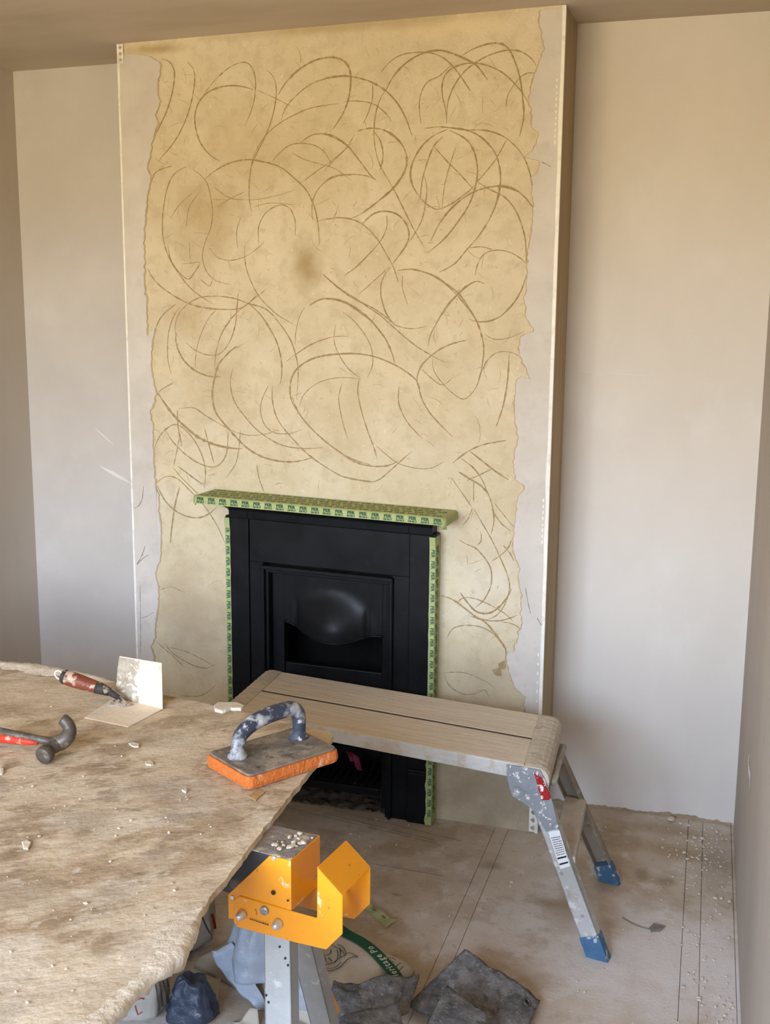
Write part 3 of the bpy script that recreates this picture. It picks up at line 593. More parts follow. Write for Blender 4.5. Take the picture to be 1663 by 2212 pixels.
# mantel shelf and the tape folded over it
SX0, SX1, SZ0, SZ1, SY = 0.296, 1.106, 0.9740, 0.996, -0.148
def rrect(x0, x1, y0, y1, r, n=6, z=0.0):
    pts = []
    for (cx_, cy_, a0) in ((x0+r, y0+r, 180), (x1-r, y0+r, 270)):
        for k in range(n+1):
            a = math.radians(a0 + 90*k/n); pts.append(Vector((cx_ + r*math.cos(a), cy_ + r*math.sin(a), z)))
    return pts + [Vector((x1, y1, z)), Vector((x0, y1, z))]
fobj(G().prism(rrect(SX0+0.003, SX1-0.003, SY+0.003, -0.002, 0.012, z=SZ0), (0,0,SZ1-SZ0-0.003)), 'mantel_shelf', m_iron, fp, 0.002)
def tape_shell():
    n = 8; lo = rrect(SX0, SX1, SY, -0.001, 0.016, n); vs = []; fs = []
    levels = [(0.0015, SZ0-0.001), (0.0, SZ0+0.004), (0.0, SZ1-0.006), (-0.003, SZ1-0.001), (-0.009, SZ1+0.001)]
    m = len(lo); c = Vector(((SX0+SX1)/2, -0.05, 0))
    for g_, z in levels:
        for i, p in enumerate(lo):
            q = p.copy(); dirx = 1 if q.x > c.x else -1
            q.x += dirx*g_; 
            if i < m-2: q.y -= g_
            wz = (0.0012 if z < SZ1 else 0.0)*noise.noise(Vector((p.x*60, p.y*60, z*90)))
            vs.append(Vector((q.x, q.y + wz*(1 if i < m-2 else 0), z + wz)))
    for l in range(len(levels)-1):
        for i in range(m-1):
            fs.append((l*m+i, l*m+i+1, (l+1)*m+i+1, (l+1)*m+i))
    fs.append([(len(levels)-1)*m + i for i in range(m)])
    return vs, fs
tv, tf = tape_shell(); tg = G().add(tv, tf)
tape_shelf = fobj(tg, 'masking_tape', m_tape, fp)
tape_shelf['label'] = 'green printed tape wrapped over the mantel shelf'
# hanging torn ends of tape
fobj(G().prism([(SX0+0.001,-0.125,SZ0),(SX0+0.001,-0.095,SZ0),(SX0-0.003,-0.098,SZ0-0.008),(SX0-0.006,-0.120,SZ0-0.012)], (0.0008,0,0)), 'torn_tape_end', m_tape, tape_shelf)
fobj(G().prism([(SX1-0.018,SY-0.001,SZ0+0.004),(SX1-0.001,SY+0.01,SZ0+0.006),(SX1-0.002,SY+0.02,SZ0-0.014),(SX1-0.012,SY+0.001,SZ0-0.012)], (0.0006,-0.0006,0)), 'torn_tape_end', m_tape, tape_shelf)
# tape down the edges
def strip(xa, xb, yf, side):
    n = 70; vs = []; fs = []
    for i in range(n+1):
        z = 0.003 + 0.917*i/n
        jag = 0.0015*noise.noise(Vector((z*30, side, 0))) + (0.008*max(0, noise.noise(Vector((z*26, 7, 1)))) if (side > 0 and z < 0.2) else 0)
        if side < 0: row = [(xa-0.001, 0.0, z), (xa-0.001, yf, z), (xb+jag, yf, z)]
        else: row = [(xb-jag, yf, z), (xa+0.001, yf, z), (xa+0.001, -0.002, z)]
        if z > 0.885:
            k = (z-0.885)/0.035; sh = 0.010*k*k
            row = [(r[0]-sh*side if False else r[0], r[1]-0.006*k, r[2]) for r in row]
        vs += row
    for i in range(n):
        a = i*3; fs += [(a, a+1, a+4, a+3), (a+1, a+2, a+5, a+4)]
    return fobj(G().add(vs, fs), 'masking_tape', m_tape, fp)
tl = strip(FX0, FX0+0.0165, -0.0515, -1); tl['label'] = 'narrow green printed tape along one upright edge'
tr = strip(FX1, FX1-0.017, -0.0615, 1); tr['label'] = 'wide green printed tape folded round the other upright edge'
# printed lettering, flat meshes from the built-in font
def text_mesh(body, bold=0.0):
    c = bpy.data.curves.new('t', 'FONT'); c.body = body; c.align_x = 'CENTER'; c.align_y = 'CENTER'; c.offset = bold; c.resolution_u = 2
    o = bpy.data.objects.new('t', c); COL.objects.link(o)
    bpy.context.view_layer.update()
    dg = bpy.context.evaluated_depsgraph_get(); e = o.evaluated_get(dg); me = e.to_mesh()
    vs = [v.co.copy() for v in me.vertices]; fs = [tuple(p.vertices) for p in me.polygons]
    e.to_mesh_clear(); bpy.data.objects.remove(o); bpy.data.curves.remove(c)
    return vs, fs
def put_text(g, tm, c, ux, uy, fn=None):
    c, ux, uy = Vector(c), Vector(ux), Vector(uy)
    vs = [c + ux*v.x + uy*v.y for v in tm[0]]
    g.add([fn(v) for v in vs] if fn else vs, tm[1])
T1, T2, T3 = text_mesh('PER', 0.03), text_mesh('SHO', 0.02), text_mesh('De SUR', 0.02)
g = G()
n = 21
for k in range(n):
    x = SX0 + 0.030 + (SX1-SX0-0.055)*k/(n-1)
    put_text(g, T1, (x, SY-0.0030, SZ0+0.0140), (0.0140,0,0), (0,0,0.0135))
    put_text(g, T2, (x, SY-0.0030, SZ0+0.0045), (0.0130,0,0), (0,0,0.0085))
fobj(g, 'printed_lettering', m_ink, tape_shelf)
g = G()
for r_ in range(4):
    y = -0.128 + 0.033*r_
    for k in range(21):
        x = SX0 + 0.032 + (SX1-SX0-0.064)*k/20 + (0.012 if r_ % 2 else 0)
        if x < SX1-0.024: put_text(g, T3, (x, y, SZ1+0.0022), (0.0084,0,0), (-0.004,0.0240,0))
fobj(g, 'printed_lettering', m_ink2, tape_shelf)
g = G()
for k in range(26):
    z = 0.885 - k*0.0352
    put_text(g, T1, (FX0+0.0075, -0.0522, z), (0,0,-0.0165), (0.0165,0,0))
fobj(g, 'printed_lettering', m_ink, tl)
g = G()
for k in range(26):
    z = 0.87 - k*0.0345
    if z > 0.02:
        put_text(g, T1, (FX1-0.0065, -0.0622, z), (0,0,-0.0150), (0.0150,0,0))
        put_text(g, T2, (FX1+0.0018, -0.036, z+0.006), (0,0.006,-0.0140), (0,0.034,0.004))
fobj(g, 'printed_lettering', m_ink, tr)
# scrap of pink cloth left in the grate
m_pink = nmat('magenta_scrap', (0.20,0.02,0.07), (0.28,0.04,0.10), 30, 0.7, bump=0.2)
pc = at_y(760, 1636, 0.01)
def scrap(u, v):
    return (pc.x - 0.022 + 0.040*u + 0.02*(1-v), pc.y - 0.01 + 0.02*v + 0.008*math.sin(u*7), pc.z + 0.032*v - 0.012 + 0.006*math.sin(u*5+v*4) - 0.02*u)
tag(solid(G().grid(scrap, 10, 6).out('cloth_scrap', m_pink, None, True), 0.002), 'small magenta scrap lying on the grate inside the fireplace', 'scrap')

# ------------------------------------------------------------------ folding work platform
m_deck = nmat('plaster_splashed_aluminium_deck', (0.66,0.57,0.45), (0.78,0.69,0.57), 12, 0.8, layers=((1.5,0.5,0.7,(0.82,0.74,0.62),0.5),(30,0.54,0.66,(0.50,0.41,0.30),0.45)), bump=0.5, bscale=30, stretch=(0.5,8.0,1), rotz=0.145)
m_cap = nmat('plaster_dusted_plastic', (0.52,0.455,0.365), (0.63,0.565,0.465), 16, 0.85, layers=((40,0.55,0.64,(0.42,0.35,0.27),0.6),), bump=0.5, bscale=80)
m_rail = nmat('plaster_splashed_aluminium_rail', (0.56,0.54,0.50), (0.66,0.65,0.62), 12, 0.5, metal=0.25, layers=((18,0.5,0.6,(0.52,0.43,0.30),0.7),(9,0.58,0.66,(0.75,0.74,0.71),0.8)), bump=0.25, bscale=90)
m_leg = nmat('spattered_aluminium_leg', (0.52,0.51,0.48), (0.62,0.61,0.59), 10, 0.45, metal=0.35, layers=((40,0.56,0.60,(0.80,0.78,0.74),0.9),(14,0.56,0.64,(0.46,0.38,0.26),0.8)), bump=0.2, bscale=120)
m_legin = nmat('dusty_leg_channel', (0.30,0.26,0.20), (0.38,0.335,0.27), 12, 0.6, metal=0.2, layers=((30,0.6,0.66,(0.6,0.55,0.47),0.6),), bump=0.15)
m_hinge = nmat('grey_hinge_plate', (0.27,0.29,0.31), (0.33,0.35,0.37), 16, 0.5, metal=0.4, layers=((55,0.58,0.61,(0.78,0.76,0.72),1.0),(12,0.60,0.66,(0.62,0.52,0.38),0.7)), bump=0.15)
m_red = nmat('red_latch', (0.33,0.012,0.012), (0.42,0.02,0.02), 20, 0.4, layers=((60,0.58,0.61,(0.8,0.78,0.74),1.0),), bump=0.1)
m_blue = nmat('blue_plastic_foot', (0.06,0.15,0.27), (0.085,0.185,0.31), 20, 0.5, layers=((40,0.56,0.60,(0.62,0.62,0.58),0.8),), bump=0.15)
m_rivet = nmat('rivet_steel', (0.55,0.55,0.54), (0.70,0.70,0.69), 30, 0.35, metal=0.7, bump=0)
m_label = nmat('white_label', (0.80,0.80,0.79), (0.86,0.86,0.85), 20, 0.5, bump=0)
m_black = nmat('black_print', (0.02,0.02,0.02), (0.03,0.03,0.03), 20, 0.6, bump=0)
ZP = 0.475
P_FL, P_FR, P_NR = at_z(583,1447,ZP), at_z(1199,1550,ZP), at_z(1170,1659,ZP)
P_NL = P_FL + (P_NR - P_FR)
def PP(s, t, z=0.0):
    """platform point: s left to right, t near edge to far edge"""
    p = (P_NL*(1-s) + P_NR*s)*(1-t) + (P_FL*(1-s) + P_FR*s)*t
    return Vector((p.x, p.y, ZP + z))
pu = (P_NR - P_NL).normalized(); pv = (P_FR - P_NR).normalized(); PL = (P_NR-P_NL).length; PD = (P_FR-P_NR).length
pn = Vector((pu.y, -pu.x, 0)).normalized()          # outward from the near side
wp = empty('work_platform', (PP(0.5,0.5).x, PP(0.5,0.5).y, 0.0), 'plaster-splashed folding aluminium work platform standing before the fireplace', 'work platform')
def pbox(s0, s1, t0, t1, z0, z1):
    return G().add([PP(s0,t0,z0),PP(s1,t0,z0),PP(s1,t1,z0),PP(s0,t1,z0),PP(s0,t0,z1),PP(s1,t0,z1),PP(s1,t1,z1),PP(s0,t1,z1)],
                   [(0,3,2,1),(4,5,6,7),(0,1,5,4),(1,2,6,5),(2,3,7,6),(3,0,4,7)])
ce = 0.045/PL
for (t0, t1) in ((0.0, 0.478), (0.512, 1.0)):
    dk = bevel(pbox(ce, 1-ce, t0, t1, -0.012, 0.0).out('deck_plank', m_deck, wp), 0.002)
pbox(ce, 1-ce, 0.470, 0.520, -0.036, -0.030).out('centre_channel', m_dark, wp)
pbox(ce, 1-ce, 0.500, 0.5115, -0.030, -0.0012).out('slot_dark_strip', m_dark, wp)  # dark strip added over the slot's far wall, which would catch the light
for (t0, t1) in ((-0.008, 0.012), (0.988, 1.008)):
    bevel(pbox(ce*0.3, 1-ce*0.3, t0, t1, -0.038, -0.001).out('side_rail', m_rail, wp), 0.002)
def cap(s_side):
    pr = [(-0.045,0.001),(-0.02,0.003),(0.0,0.0015),(0.012,-0.004),(0.020,-0.014),(0.023,-0.028),(0.021,-0.044),(0.013,-0.044),(0.010,-0.02),(-0.045,-0.012)]
    n = 24; vs = []; m = len(pr)
    for j in range(n+1):
        t = -0.012 + 1.024*j/n
        e = 0.9 if j in (0, n) else 1.0
        base = PP(1.0 if s_side > 0 else 0.0, t)
        for i, (d, z) in enumerate(pr):
            rib = 0.0004*(1 if j % 2 else -1) if 1 <= i <= 5 else 0
            vs.append(base + pu*s_side*(d*e + (rib if d > 0 else 0)) + Vector((0,0,z*1.0 + rib - (0.002 if e < 1 else 0))))
    fs = [(j*m+i, j*m+(i+1)%m, (j+1)*m+(i+1)%m, (j+1)*m+i) for j in range(n) for i in range(m)]
    fs += [list(range(m))[::-1], [n*m+i for i in range(m)]]
    return G().add(vs, fs).out('end_cap', m_cap, wp)
cap(1); cap(-1)
# legs: open channels splaying out to blue feet
def channel(top, bot, wdir, ddir, w, d, th, name, mat, parent):
    """C-section: web of width w facing -ddir, flanges of depth d along ddir"""
    g = G()
    for (a, b, c, e) in ((-w/2, w/2, 0, th), (-w/2, -w/2+th, 0, d), (w/2-th, w/2, 0, d)):
        vs = [p + wdir*x + ddir*y for p in (bot, top) for (x, y) in ((a,c),(b,c),(b,e),(a,e))]
        g.add(vs, [(0,3,2,1),(4,5,6,7),(0,1,5,4),(1,2,6,5),(2,3,7,6),(3,0,4,7)])
    return g.out(name, mat, parent)
n_foot = (at_z(1268,2066,0.0) + at_z(1316,2086,0.0))/2 + Vector((-0.002,0.004,0))
f_foot = (at_z(1304,1899,0.0) + at_z(1341,1902,0.0))/2 
def top_from(px, py, base): return at_plane(px, py, base, pn)
n_base = PP(1.0, 0.0) + pn*0.003
legs = {}
n_top = top_from(1140, 1664, n_base)
f_top = PP(1.0, 1.0, -0.03) - pu*0.030 + pv*0.0
def leg(name_top, name_bot, out, near):
    ax = (name_top - name_bot).normalized()
    wd = (pu - ax*pu.dot(ax)).normalized()
    dd = ax.cross(wd).normalized()
    if dd.dot(-out) < 0: dd = -dd
    foot_top = name_bot + ax*0.062
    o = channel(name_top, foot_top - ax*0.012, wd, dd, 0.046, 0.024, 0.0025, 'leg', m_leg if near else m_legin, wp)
    # plastic shoe: sheared so that its sole lies flat on the floor
    h = 0.051/2; g = G(); vs = []
    for (x, y) in ((-h, -0.003), (h, -0.003), (h, 0.028), (-h, 0.028)):
        a = foot_top + wd*x + dd*y
        vs += [a]
    lo = []
    for a in vs:
        b = a - ax*((a.z - 0.0005)/ax.z); lo.append(b)
    g.add(vs + lo, [(0,1,2,3),(7,6,5,4),(0,4,5,1),(1,5,6,2),(2,6,7,3),(3,7,4,0)])
    sh = bevel(g.out('foot', m_blue, o), 0.002)
    return o, ax, wd, dd
LN, axn, wdn, ddn = leg(n_top, n_foot, pn, True)
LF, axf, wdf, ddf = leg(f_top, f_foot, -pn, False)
mirror = lambda p: Vector((p.x, p.y, p.z)) - pu*(2*((p - PP(0.5,0.5)).dot(pu)))
LNL, axl, wdl, ddl = leg(mirror(n_top), mirror(n_foot), pn, True)
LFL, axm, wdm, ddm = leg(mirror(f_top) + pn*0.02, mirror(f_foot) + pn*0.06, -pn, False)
# steps between each pair of legs and the round stay under the end cap
def along(bot, ax, z): return bot + ax*((z - bot.z)/ax.z)
for (bn, an, bf, af, sg) in ((n_foot, axn, f_foot, axf, 1), (mirror(n_foot), axl, mirror(f_foot) + pn*0.06, axm, -1)):
    a, b = along(bn, an, 0.235) + Vector((0,0.02,0)), along(bf, af, 0.235) - Vector((0,0.02,0))
    d = (b-a); c = (a+b)/2
    bevel(G().obox(c, d/2, pu*0.030, Vector((0,0,0.014))).out('step', m_cap, wp), 0.003)
    a, b = along(bn, an, 0.415) + Vector((0,0.012,0)), along(bf, af, 0.415) - Vector((0,0.012,0))
    if sg > 0: a, b = at_plane(1194,1690,(n_base+pv*0.03),pn), at_plane(1216,1614,(n_base+pv*(PD-0.03)),pn)
    G().cyl(a, b, 0.010, 12).out('cross_tube', m_legin, wp, True)
# hinge plates, latch and rivets on the near side
def plate(px, base, n_, th, name, mat, parent):
    pts = [at_plane(x, y, base, n_) for x, y in px]
    return bevel(G().prism(pts, Vector(n_)*th).out(name, mat, parent), 0.0008, 1)
hb = n_base + pn*0.0035
hp = plate([(1094,1651),(1133,1657),(1167,1663),(1180,1690),(1192,1726),(1200,1757),(1207,1785),(1194,1792),(1180,1796),(1165,1770),(1150,1747),(1125,1730),(1106,1718),(1102,1704),(1096,1682)], hb, pn, 0.003, 'hinge_plate', m_hinge, wp)
plate([(1105,1712),(1108,1700),(1120,1699),(1132,1710),(1147,1708),(1162,1702),(1166,1712),(1150,1712),(1134,1713),(1118,1728)], hb + pn*0.003, pn, 0.002, 'hinge_knuckle', m_hinge, hp)
rl = plate([(1154,1668),(1163,1670),(1173,1684),(1183,1704),(1190,1722),(1186,1727),(1170,1727),(1168,1714),(1163,1700),(1158,1680)], hb + pn*0.003, pn, 0.005, 'latch', m_red, hp)
rl['label'] = 'red locking latch'
for (x, y, r) in ((1116,1713,0.007),(1160,1716,0.004),(1161,1669,0.0045),(1173,1717,0.005),(1103,1657,0.003),(1103,1674,0.003),(1178,1746,0.0045),(1189,1781,0.0045),(1143,1681,0.003)):
    p = at_plane(x, y, hb + pn*0.003, pn)
    bevel(G().cyl(p, p + pn*0.004, r, 12).out('rivet', m_rivet, hp), 0.001)
mh = [mirror(at_plane(x, y, hb, pn)) for x, y in [(1094,1651),(1167,1663),(1180,1690),(1192,1726),(1207,1785),(1180,1796),(1150,1747),(1106,1718),(1096,1682)]]
G().prism(mh, pn*0.003).out('hinge_plate', m_hinge, wp)
# safety label on the near leg: paper with lines of small print
lc = -ddn
def onleg(px, py): return at_plane(px, py, n_foot - ddn*0.0006, ddn)
lq = [onleg(1184,1797), onleg(1208,1793), onleg(1231,1871), onleg(1210,1877)]
lb = G().prism(lq, -ddn*0.0004).out('safety_label', m_label, LN); lb['label'] = 'white paper safety label with black print'
def lp(u, v): return (lq[0]*(1-u) + lq[1]*u)*(1-v) + (lq[3]*(1-u) + lq[2]*u)*v - ddn*0.0008
g = G()
rl_ = random.Random(5)
for k in range(9):
    v = 0.16 + k*0.058; u = 0.1
    while u < 0.9:
        w_ = 0.04 + 0.09*rl_.random(); e_ = min(u+w_, 0.93)
        g.add([lp(u,v), lp(e_,v), lp(e_,v+0.022), lp(u,v+0.022)], [(0,1,2,3)]); u = e_ + 0.03
for v in (0.70, 0.86):
    g.add([lp(0.06,v), lp(0.94,v), lp(0.94,v+0.045), lp(0.06,v+0.045)], [(0,1,2,3)])
g.out('printed_lines', m_black, lb)
for (x, y) in ((1213,1886),(1258,1978)):
    p = onleg(x, y); G().cyl(p, p - ddn*0.003, 0.004, 10).out('rivet', m_rivet, LN)
for zz in (0.33, 0.27, 0.16):
    p = along(f_foot, axf, zz) + ddf*0.003; G().cyl(p, p + ddf*0.002, 0.004, 10).out('rivet', m_legin, LF)

# ------------------------------------------------------------------ plaster-covered board on a sawhorse
ZT = 0.680
LB = lambda x, y: tuple(at_z(x, y, 0.68) - Vector((0.4, -1.65, 0.668)))
m_board = nmat('plaster_caked_board', (0.52,0.41,0.275), (0.64,0.53,0.375), 3.2, 0.9,
    layers=((2.0,0.46,0.60,(0.69,0.565,0.39),0.75),(3.4,0.49,0.57,(0.38,0.275,0.165),0.8),(8,0.51,0.60,(0.32,0.225,0.13),0.7),(5.5,0.53,0.60,(0.68,0.59,0.455),0.65),(17,0.54,0.62,(0.28,0.20,0.12),0.65),(4.2,0.56,0.66,(0.42,0.35,0.285),0.6),(30,0.58,0.66,(0.66,0.59,0.48),0.6)),
    bump=0.3, bscale=70, bump2=(0.3, 14), stretch=(1.4,0.8,1), rotz=0.75, specks=(17.0, 0.035, (0.14,0.10,0.07), 0.7),
    spots=((LB(90,1500),(0.42,0.22,1),(0.68,0.555,0.39),0.75),(LB(330,1590),(0.20,0.10,1),(0.42,0.33,0.23),0.55),(LB(460,1545),(0.16,0.06,1),(0.38,0.29,0.19),0.6),(LB(180,1770),(0.10,0.10,1),(0.36,0.28,0.20),0.6),(LB(330,1700),(0.09,0.06,1),(0.38,0.30,0.21),0.55),(LB(560,1680),(0.14,0.12,1),(0.38,0.295,0.205),0.6),(LB(60,1940),(0.16,0.08,1),(0.42,0.34,0.25),0.5),(LB(250,1930),(0.07,0.05,1),(0.38,0.30,0.22),0.5),(LB(330,2040),(0.10,0.18,1),(0.72,0.63,0.50),0.6),(LB(120,2140),(0.2,0.14,1),(0.66,0.555,0.41),0.5)))
m_crust = nmat('dried_plaster_crust', (0.60,0.51,0.385), (0.70,0.61,0.48), 12, 0.95, layers=((30,0.55,0.68,(0.48,0.39,0.28),0.6),), bump=0.6, bscale=60)
far_px = [(0,1434),(30,1438),(70,1441),(100,1447),(160,1456),(250,1474),(352,1500),(420,1514),(490,1530),(560,1546),(620,1560),(680,1574),(716,1583)]
rgt_px = [(720,1588),(700,1622),(672,1662),(640,1702),(600,1752),(560,1802),(520,1855),(480,1908),(440,1958),(415,1996),(392,2040),(384,2058),(366,2074),(340,2096),(300,2130),(258,2174),(220,2212),(150,2290)]
outline = [at_z(x, y, ZT) for x, y in far_px] + [at_z(x, y, ZT) for x, y in rgt_px]
outline = [Vector((-0.42, outline[0].y+0.03, ZT))] + outline + [Vector((1.16, -2.42, ZT)), Vector((-0.42, -2.42, ZT))]
rag = []
for i in range(len(outline)):
    a, b = outline[i], outline[(i+1) % len(outline)]
    k = max(1, int((b-a).length/0.012)) if 0 < i < len(outline)-2 else 1
    for j in range(k):
        p = a.lerp(b, j/k)
        if 0 < i < len(outline)-2:
            am = 0.0035 if p.y > -1.7 else 0.007
            p = p + Vector((am*noise.noise(Vector((p.x*40, p.y*40, 1))), am*noise.noise(Vector((p.x*40, p.y*40, 9))), 0))
        rag.append(p)
tb = empty('mixing_board', (0.4, -1.65, ZT-0.012), 'large plaster-caked board lying across the sawhorse', 'board')
G().prism([Vector((p.x, p.y, ZT-0.012)) for p in rag], (0,0,0.012)).out('board_sheet', m_board, tb)
def crust_strip(px, seed, wmax, hmax, drop, name='plaster_crust'):
    """lumpy ridge of set plaster clinging to the board's edge"""
    path = catmull([at_z(x, y, ZT) for x, y in px], 0.006); n = len(path); vs = []; prof = 7
    for i, p in enumerate(path):
        t = (path[min(i+1,n-1)] - path[max(i-1,0)]).normalized(); o = Vector((0,0,1)).cross(t)
        if o.dot(Vector((0.4,-1.65,0)) - p) > 0: o = -o                       # o points off the board
        e = min(1.0, 6.0*min(i, n-1-i)/n)
        f = 0.75 + 0.7*noise.noise(Vector((i*0.045, seed, 0))) + 0.30*noise.noise(Vector((i*0.23, seed, 5))) + 0.22*noise.noise(Vector((i*0.61, seed, 3)))
        w = wmax*e*f; h = hmax*e*(0.4+f*0.6); d = drop*e*max(0.05, 0.35+1.1*noise.noise(Vector((i*0.13, seed, 8)))+0.5*noise.noise(Vector((i*0.7, seed, 2))))
        sec = [(-w*1.7, 0.0001), (-w*0.8, h*0.5), (-w*0.1, h), (w*0.35, h*0.4), (w*0.55, -0.004), (w*0.4, -0.011-d), (-0.004, -0.0128-d*0.2)]
        vs += [p + o*(a + 0.003*noise.noise(Vector((i*0.4, q_*2.3, seed)))) + Vector((0,0,b + (0.0012*noise.noise(Vector((i*0.5, q_*1.9, seed+4))) if 0 < q_ < 4 else 0))) for q_, (a, b) in enumerate(sec)]
    fs = [(i*prof+k, i*prof+k+1, (i+1)*prof+k+1, (i+1)*prof+k) for i in range(n-1) for k in range(prof-1)]
    return mesh(name, vs, fs, m_crust, tb, True)
crust_strip(rgt_px[8:], 1.0, 0.022, 0.0035, 0.012)
crust_strip([(-60,1428)] + far_px[:6], 2.0, 0.024, 0.012, 0.004)

# crumbs and flakes
ICO = [(0,0,1),(0.89,0,0.45),(0.28,0.85,0.45),(-0.72,0.53,0.45),(-0.72,-0.53,0.45),(0.28,-0.85,0.45),(0.72,0.53,-0.45),(-0.28,0.85,-0.45),(-0.89,0,-0.45),(-0.28,-0.85,-0.45),(0.72,-0.53,-0.45),(0,0,-1)]
ICF = [(0,1,2),(0,2,3),(0,3,4),(0,4,5),(0,5,1),(1,6,2),(2,7,3),(3,8,4),(4,9,5),(5,10,1),(2,6,7),(3,7,8),(4,8,9),(5,9,10),(1,10,6),(6,11,7),(7,11,8),(8,11,9),(9,11,10),(10,11,6)]
def crumb(g, c, r, fl, rnd):
    a = rnd.random()*6.28; sx_, sy_ = 0.7+0.6*rnd.random(), 0.6+0.5*rnd.random(); vs = []
    for (x, y, z) in ICO:
        k = 0.8 + 0.4*rnd.random(); X, Y = x*sx_*k, y*sy_*k
        vs.append(Vector((c.x + r*(X*math.cos(a)-Y*math.sin(a)), c.y + r*(X*math.sin(a)+Y*math.cos(a)), c.z + r*fl*(z*k+0.85))))
    zmin = min(v.z for v in vs)
    for v in vs: v.z += c.z + 0.0002 - zmin
    g.add(vs, ICF)
rc = random.Random(21)
g = G()
for k in range(210):
    px, py = rc.uniform(0, 700), rc.uniform(1450, 2200)
    p = at_z(px, py, ZT)
    edge = 1.085 + (-1.05 - p.y)*0.055
    if p.x > edge - 0.015 or py < 1450 + px*0.19: continue
    if (430 < px < 730 and 1500 < py < 1710) or (160 < px < 370 and py < 1590) or (px < 170 and 1540 < py < 1665): continue
    crumb(g, p, 0.0012 + 0.003*rc.random()**3, 0.5, rc)
tag(g.out('plaster_crumbs', m_crust), 'fine dried plaster crumbs scattered over the caked board', 'crumbs', kind='stuff')
m_flake = nmat('pale_plaster_flake', (0.62,0.54,0.42), (0.72,0.64,0.52), 20, 0.95, bump=0.4)
m_chip = nmat('brown_chip', (0.40,0.24,0.10), (0.48,0.30,0.14), 20, 0.9, bump=0.2)
def flake(pxs, z, th, label, mat=None, name='plaster_flake', group=None, cat='flake'):
    pts = [at_z(x, y, z) + Vector((0,0,0.0004)) for x, y in pxs]
    out = []
    for i in range(len(pts)):
        a, b = pts[i], pts[(i+1) % len(pts)]
        for j in range(3):
            p = a.lerp(b, j/3); out.append(p + Vector((noise.noise(p*90), noise.noise(p*90+Vector((5,0,0))), 0))*0.0025)
    return tag(bevel(G().prism(out, (0,0,th)).out(name, mat or m_flake), 0.001, 1), label, cat, group)
flake([(463,1530),(472,1524),(512,1524),(528,1531),(520,1537),(500,1536),(480,1543),(464,1538)], ZT, 0.008, 'long curled plaster flake on the far edge of the board behind the sponge float')
flake([(278,1608),(288,1606),(302,1610),(300,1616),(288,1616)], ZT, 0.003, 'oval plaster flake lying between hammer and sponge float')
flake([(314,1648),(325,1645),(332,1651),(326,1656),(316,1655)], ZT, 0.003, 'round plaster flake lying left of the sponge float')
flake([(393,1710),(403,1706),(406,1712),(400,1715)], ZT, 0.004, 'small white plaster chip in front of the sponge float')
flake([(533,1722),(556,1706),(573,1712),(552,1731)], ZT, 0.0015, 'flat brown chip beside the board edge below the sponge float', m_chip, 'brown_chip', None, 'chip')
flake([(48,1822),(60,1816),(68,1822),(60,1838),(50,1836)], ZT, 0.003, 'thin plaster flake lying in the middle of the board', None)
flake([(0,1660),(10,1664),(6,1674),(0,1676)], ZT, 0.004, 'plaster flake beside the hammer handle on the board')

# --- sawhorse
m_orange = nmat('orange_enamel', (0.80,0.29,0.006), (0.86,0.335,0.008), 6, 0.35, layers=((22,0.64,0.68,(0.85,0.70,0.42),0.7),(50,0.68,0.72,(0.08,0.05,0.02),0.8)), bump=0.04, spec=0.5)
m_beam = nmat('black_steel_beam', (0.025,0.025,0.028), (0.04,0.04,0.042), 12, 0.5, layers=((18,0.58,0.66,(0.16,0.15,0.14),0.5),), bump=0.08)
m_beamtop = nmat('beam_top_with_plaster', (0.20,0.17,0.145), (0.30,0.26,0.22), 18, 0.9, layers=((26,0.55,0.62,(0.62,0.56,0.47),0.8),), bump=0.5, bscale=60)
m_steel = nmat('galvanised_leg', (0.36,0.37,0.365), (0.45,0.46,0.455), 9, 0.42, metal=0.6, layers=((35,0.60,0.65,(0.72,0.70,0.66),0.6),(12,0.62,0.7,(0.42,0.37,0.30),0.5)), bump=0.05)
ang = math.radians(-8.0)
su, sn = Vector((math.cos(ang), math.sin(ang), 0)), Vector((math.sin(ang), -math.cos(ang), 0))     # along the beam; out of its front face
sb = at_z(629.7, 1857.4, 0.668); SD = 0.094
def SP(s, d, z): return Vector((sb.x, sb.y, 0)) + su*s - sn*d + Vector((0,0,z))
sh = empty('sawhorse', (SP(-0.35,SD/2,0).x, SP(-0.35,SD/2,0).y, 0.0), 'orange and black steel sawhorse carrying the plaster board', 'sawhorse')
bm_ = G().add([SP(s,d,z) for z in (0.578,0.6665) for (s,d) in ((-0.95,0),(-0.001,0),(-0.001,SD),(-0.95,SD))], [(0,3,2,1),(4,5,6,7),(0,1,5,4),(1,2,6,5),(2,3,7,6),(3,0,4,7)])
bevel(bm_.out('beam', m_beam, sh), 0.002)
g = G().add([SP(s,d,z) for z in (0.6662,0.6678) for (s,d) in ((-0.12,0.001),(-0.002,0.001),(-0.002,SD-0.001),(-0.12,SD-0.001))], [(0,3,2,1),(4,5,6,7),(0,1,5,4),(1,2,6,5),(2,3,7,6),(3,0,4,7)])
g.out('beam_cap', m_beamtop, sh)
g = G()
for k in range(26): crumb(g, SP(-0.052+0.047*rc.random(), SD*(0.15+0.75*rc.random()), 0.6678), 0.002+0.004*rc.random(), 0.5, rc)
g.out('plaster_lumps', m_crust, sh)['kind'] = 'stuff'
def plate_sz(pts, d, th, name, mat, parent=None):
    return bevel(G().prism([SP(s, d, z) for s, z in pts], -sn*th).out(name, mat, parent or sh), 0.0012, 1)
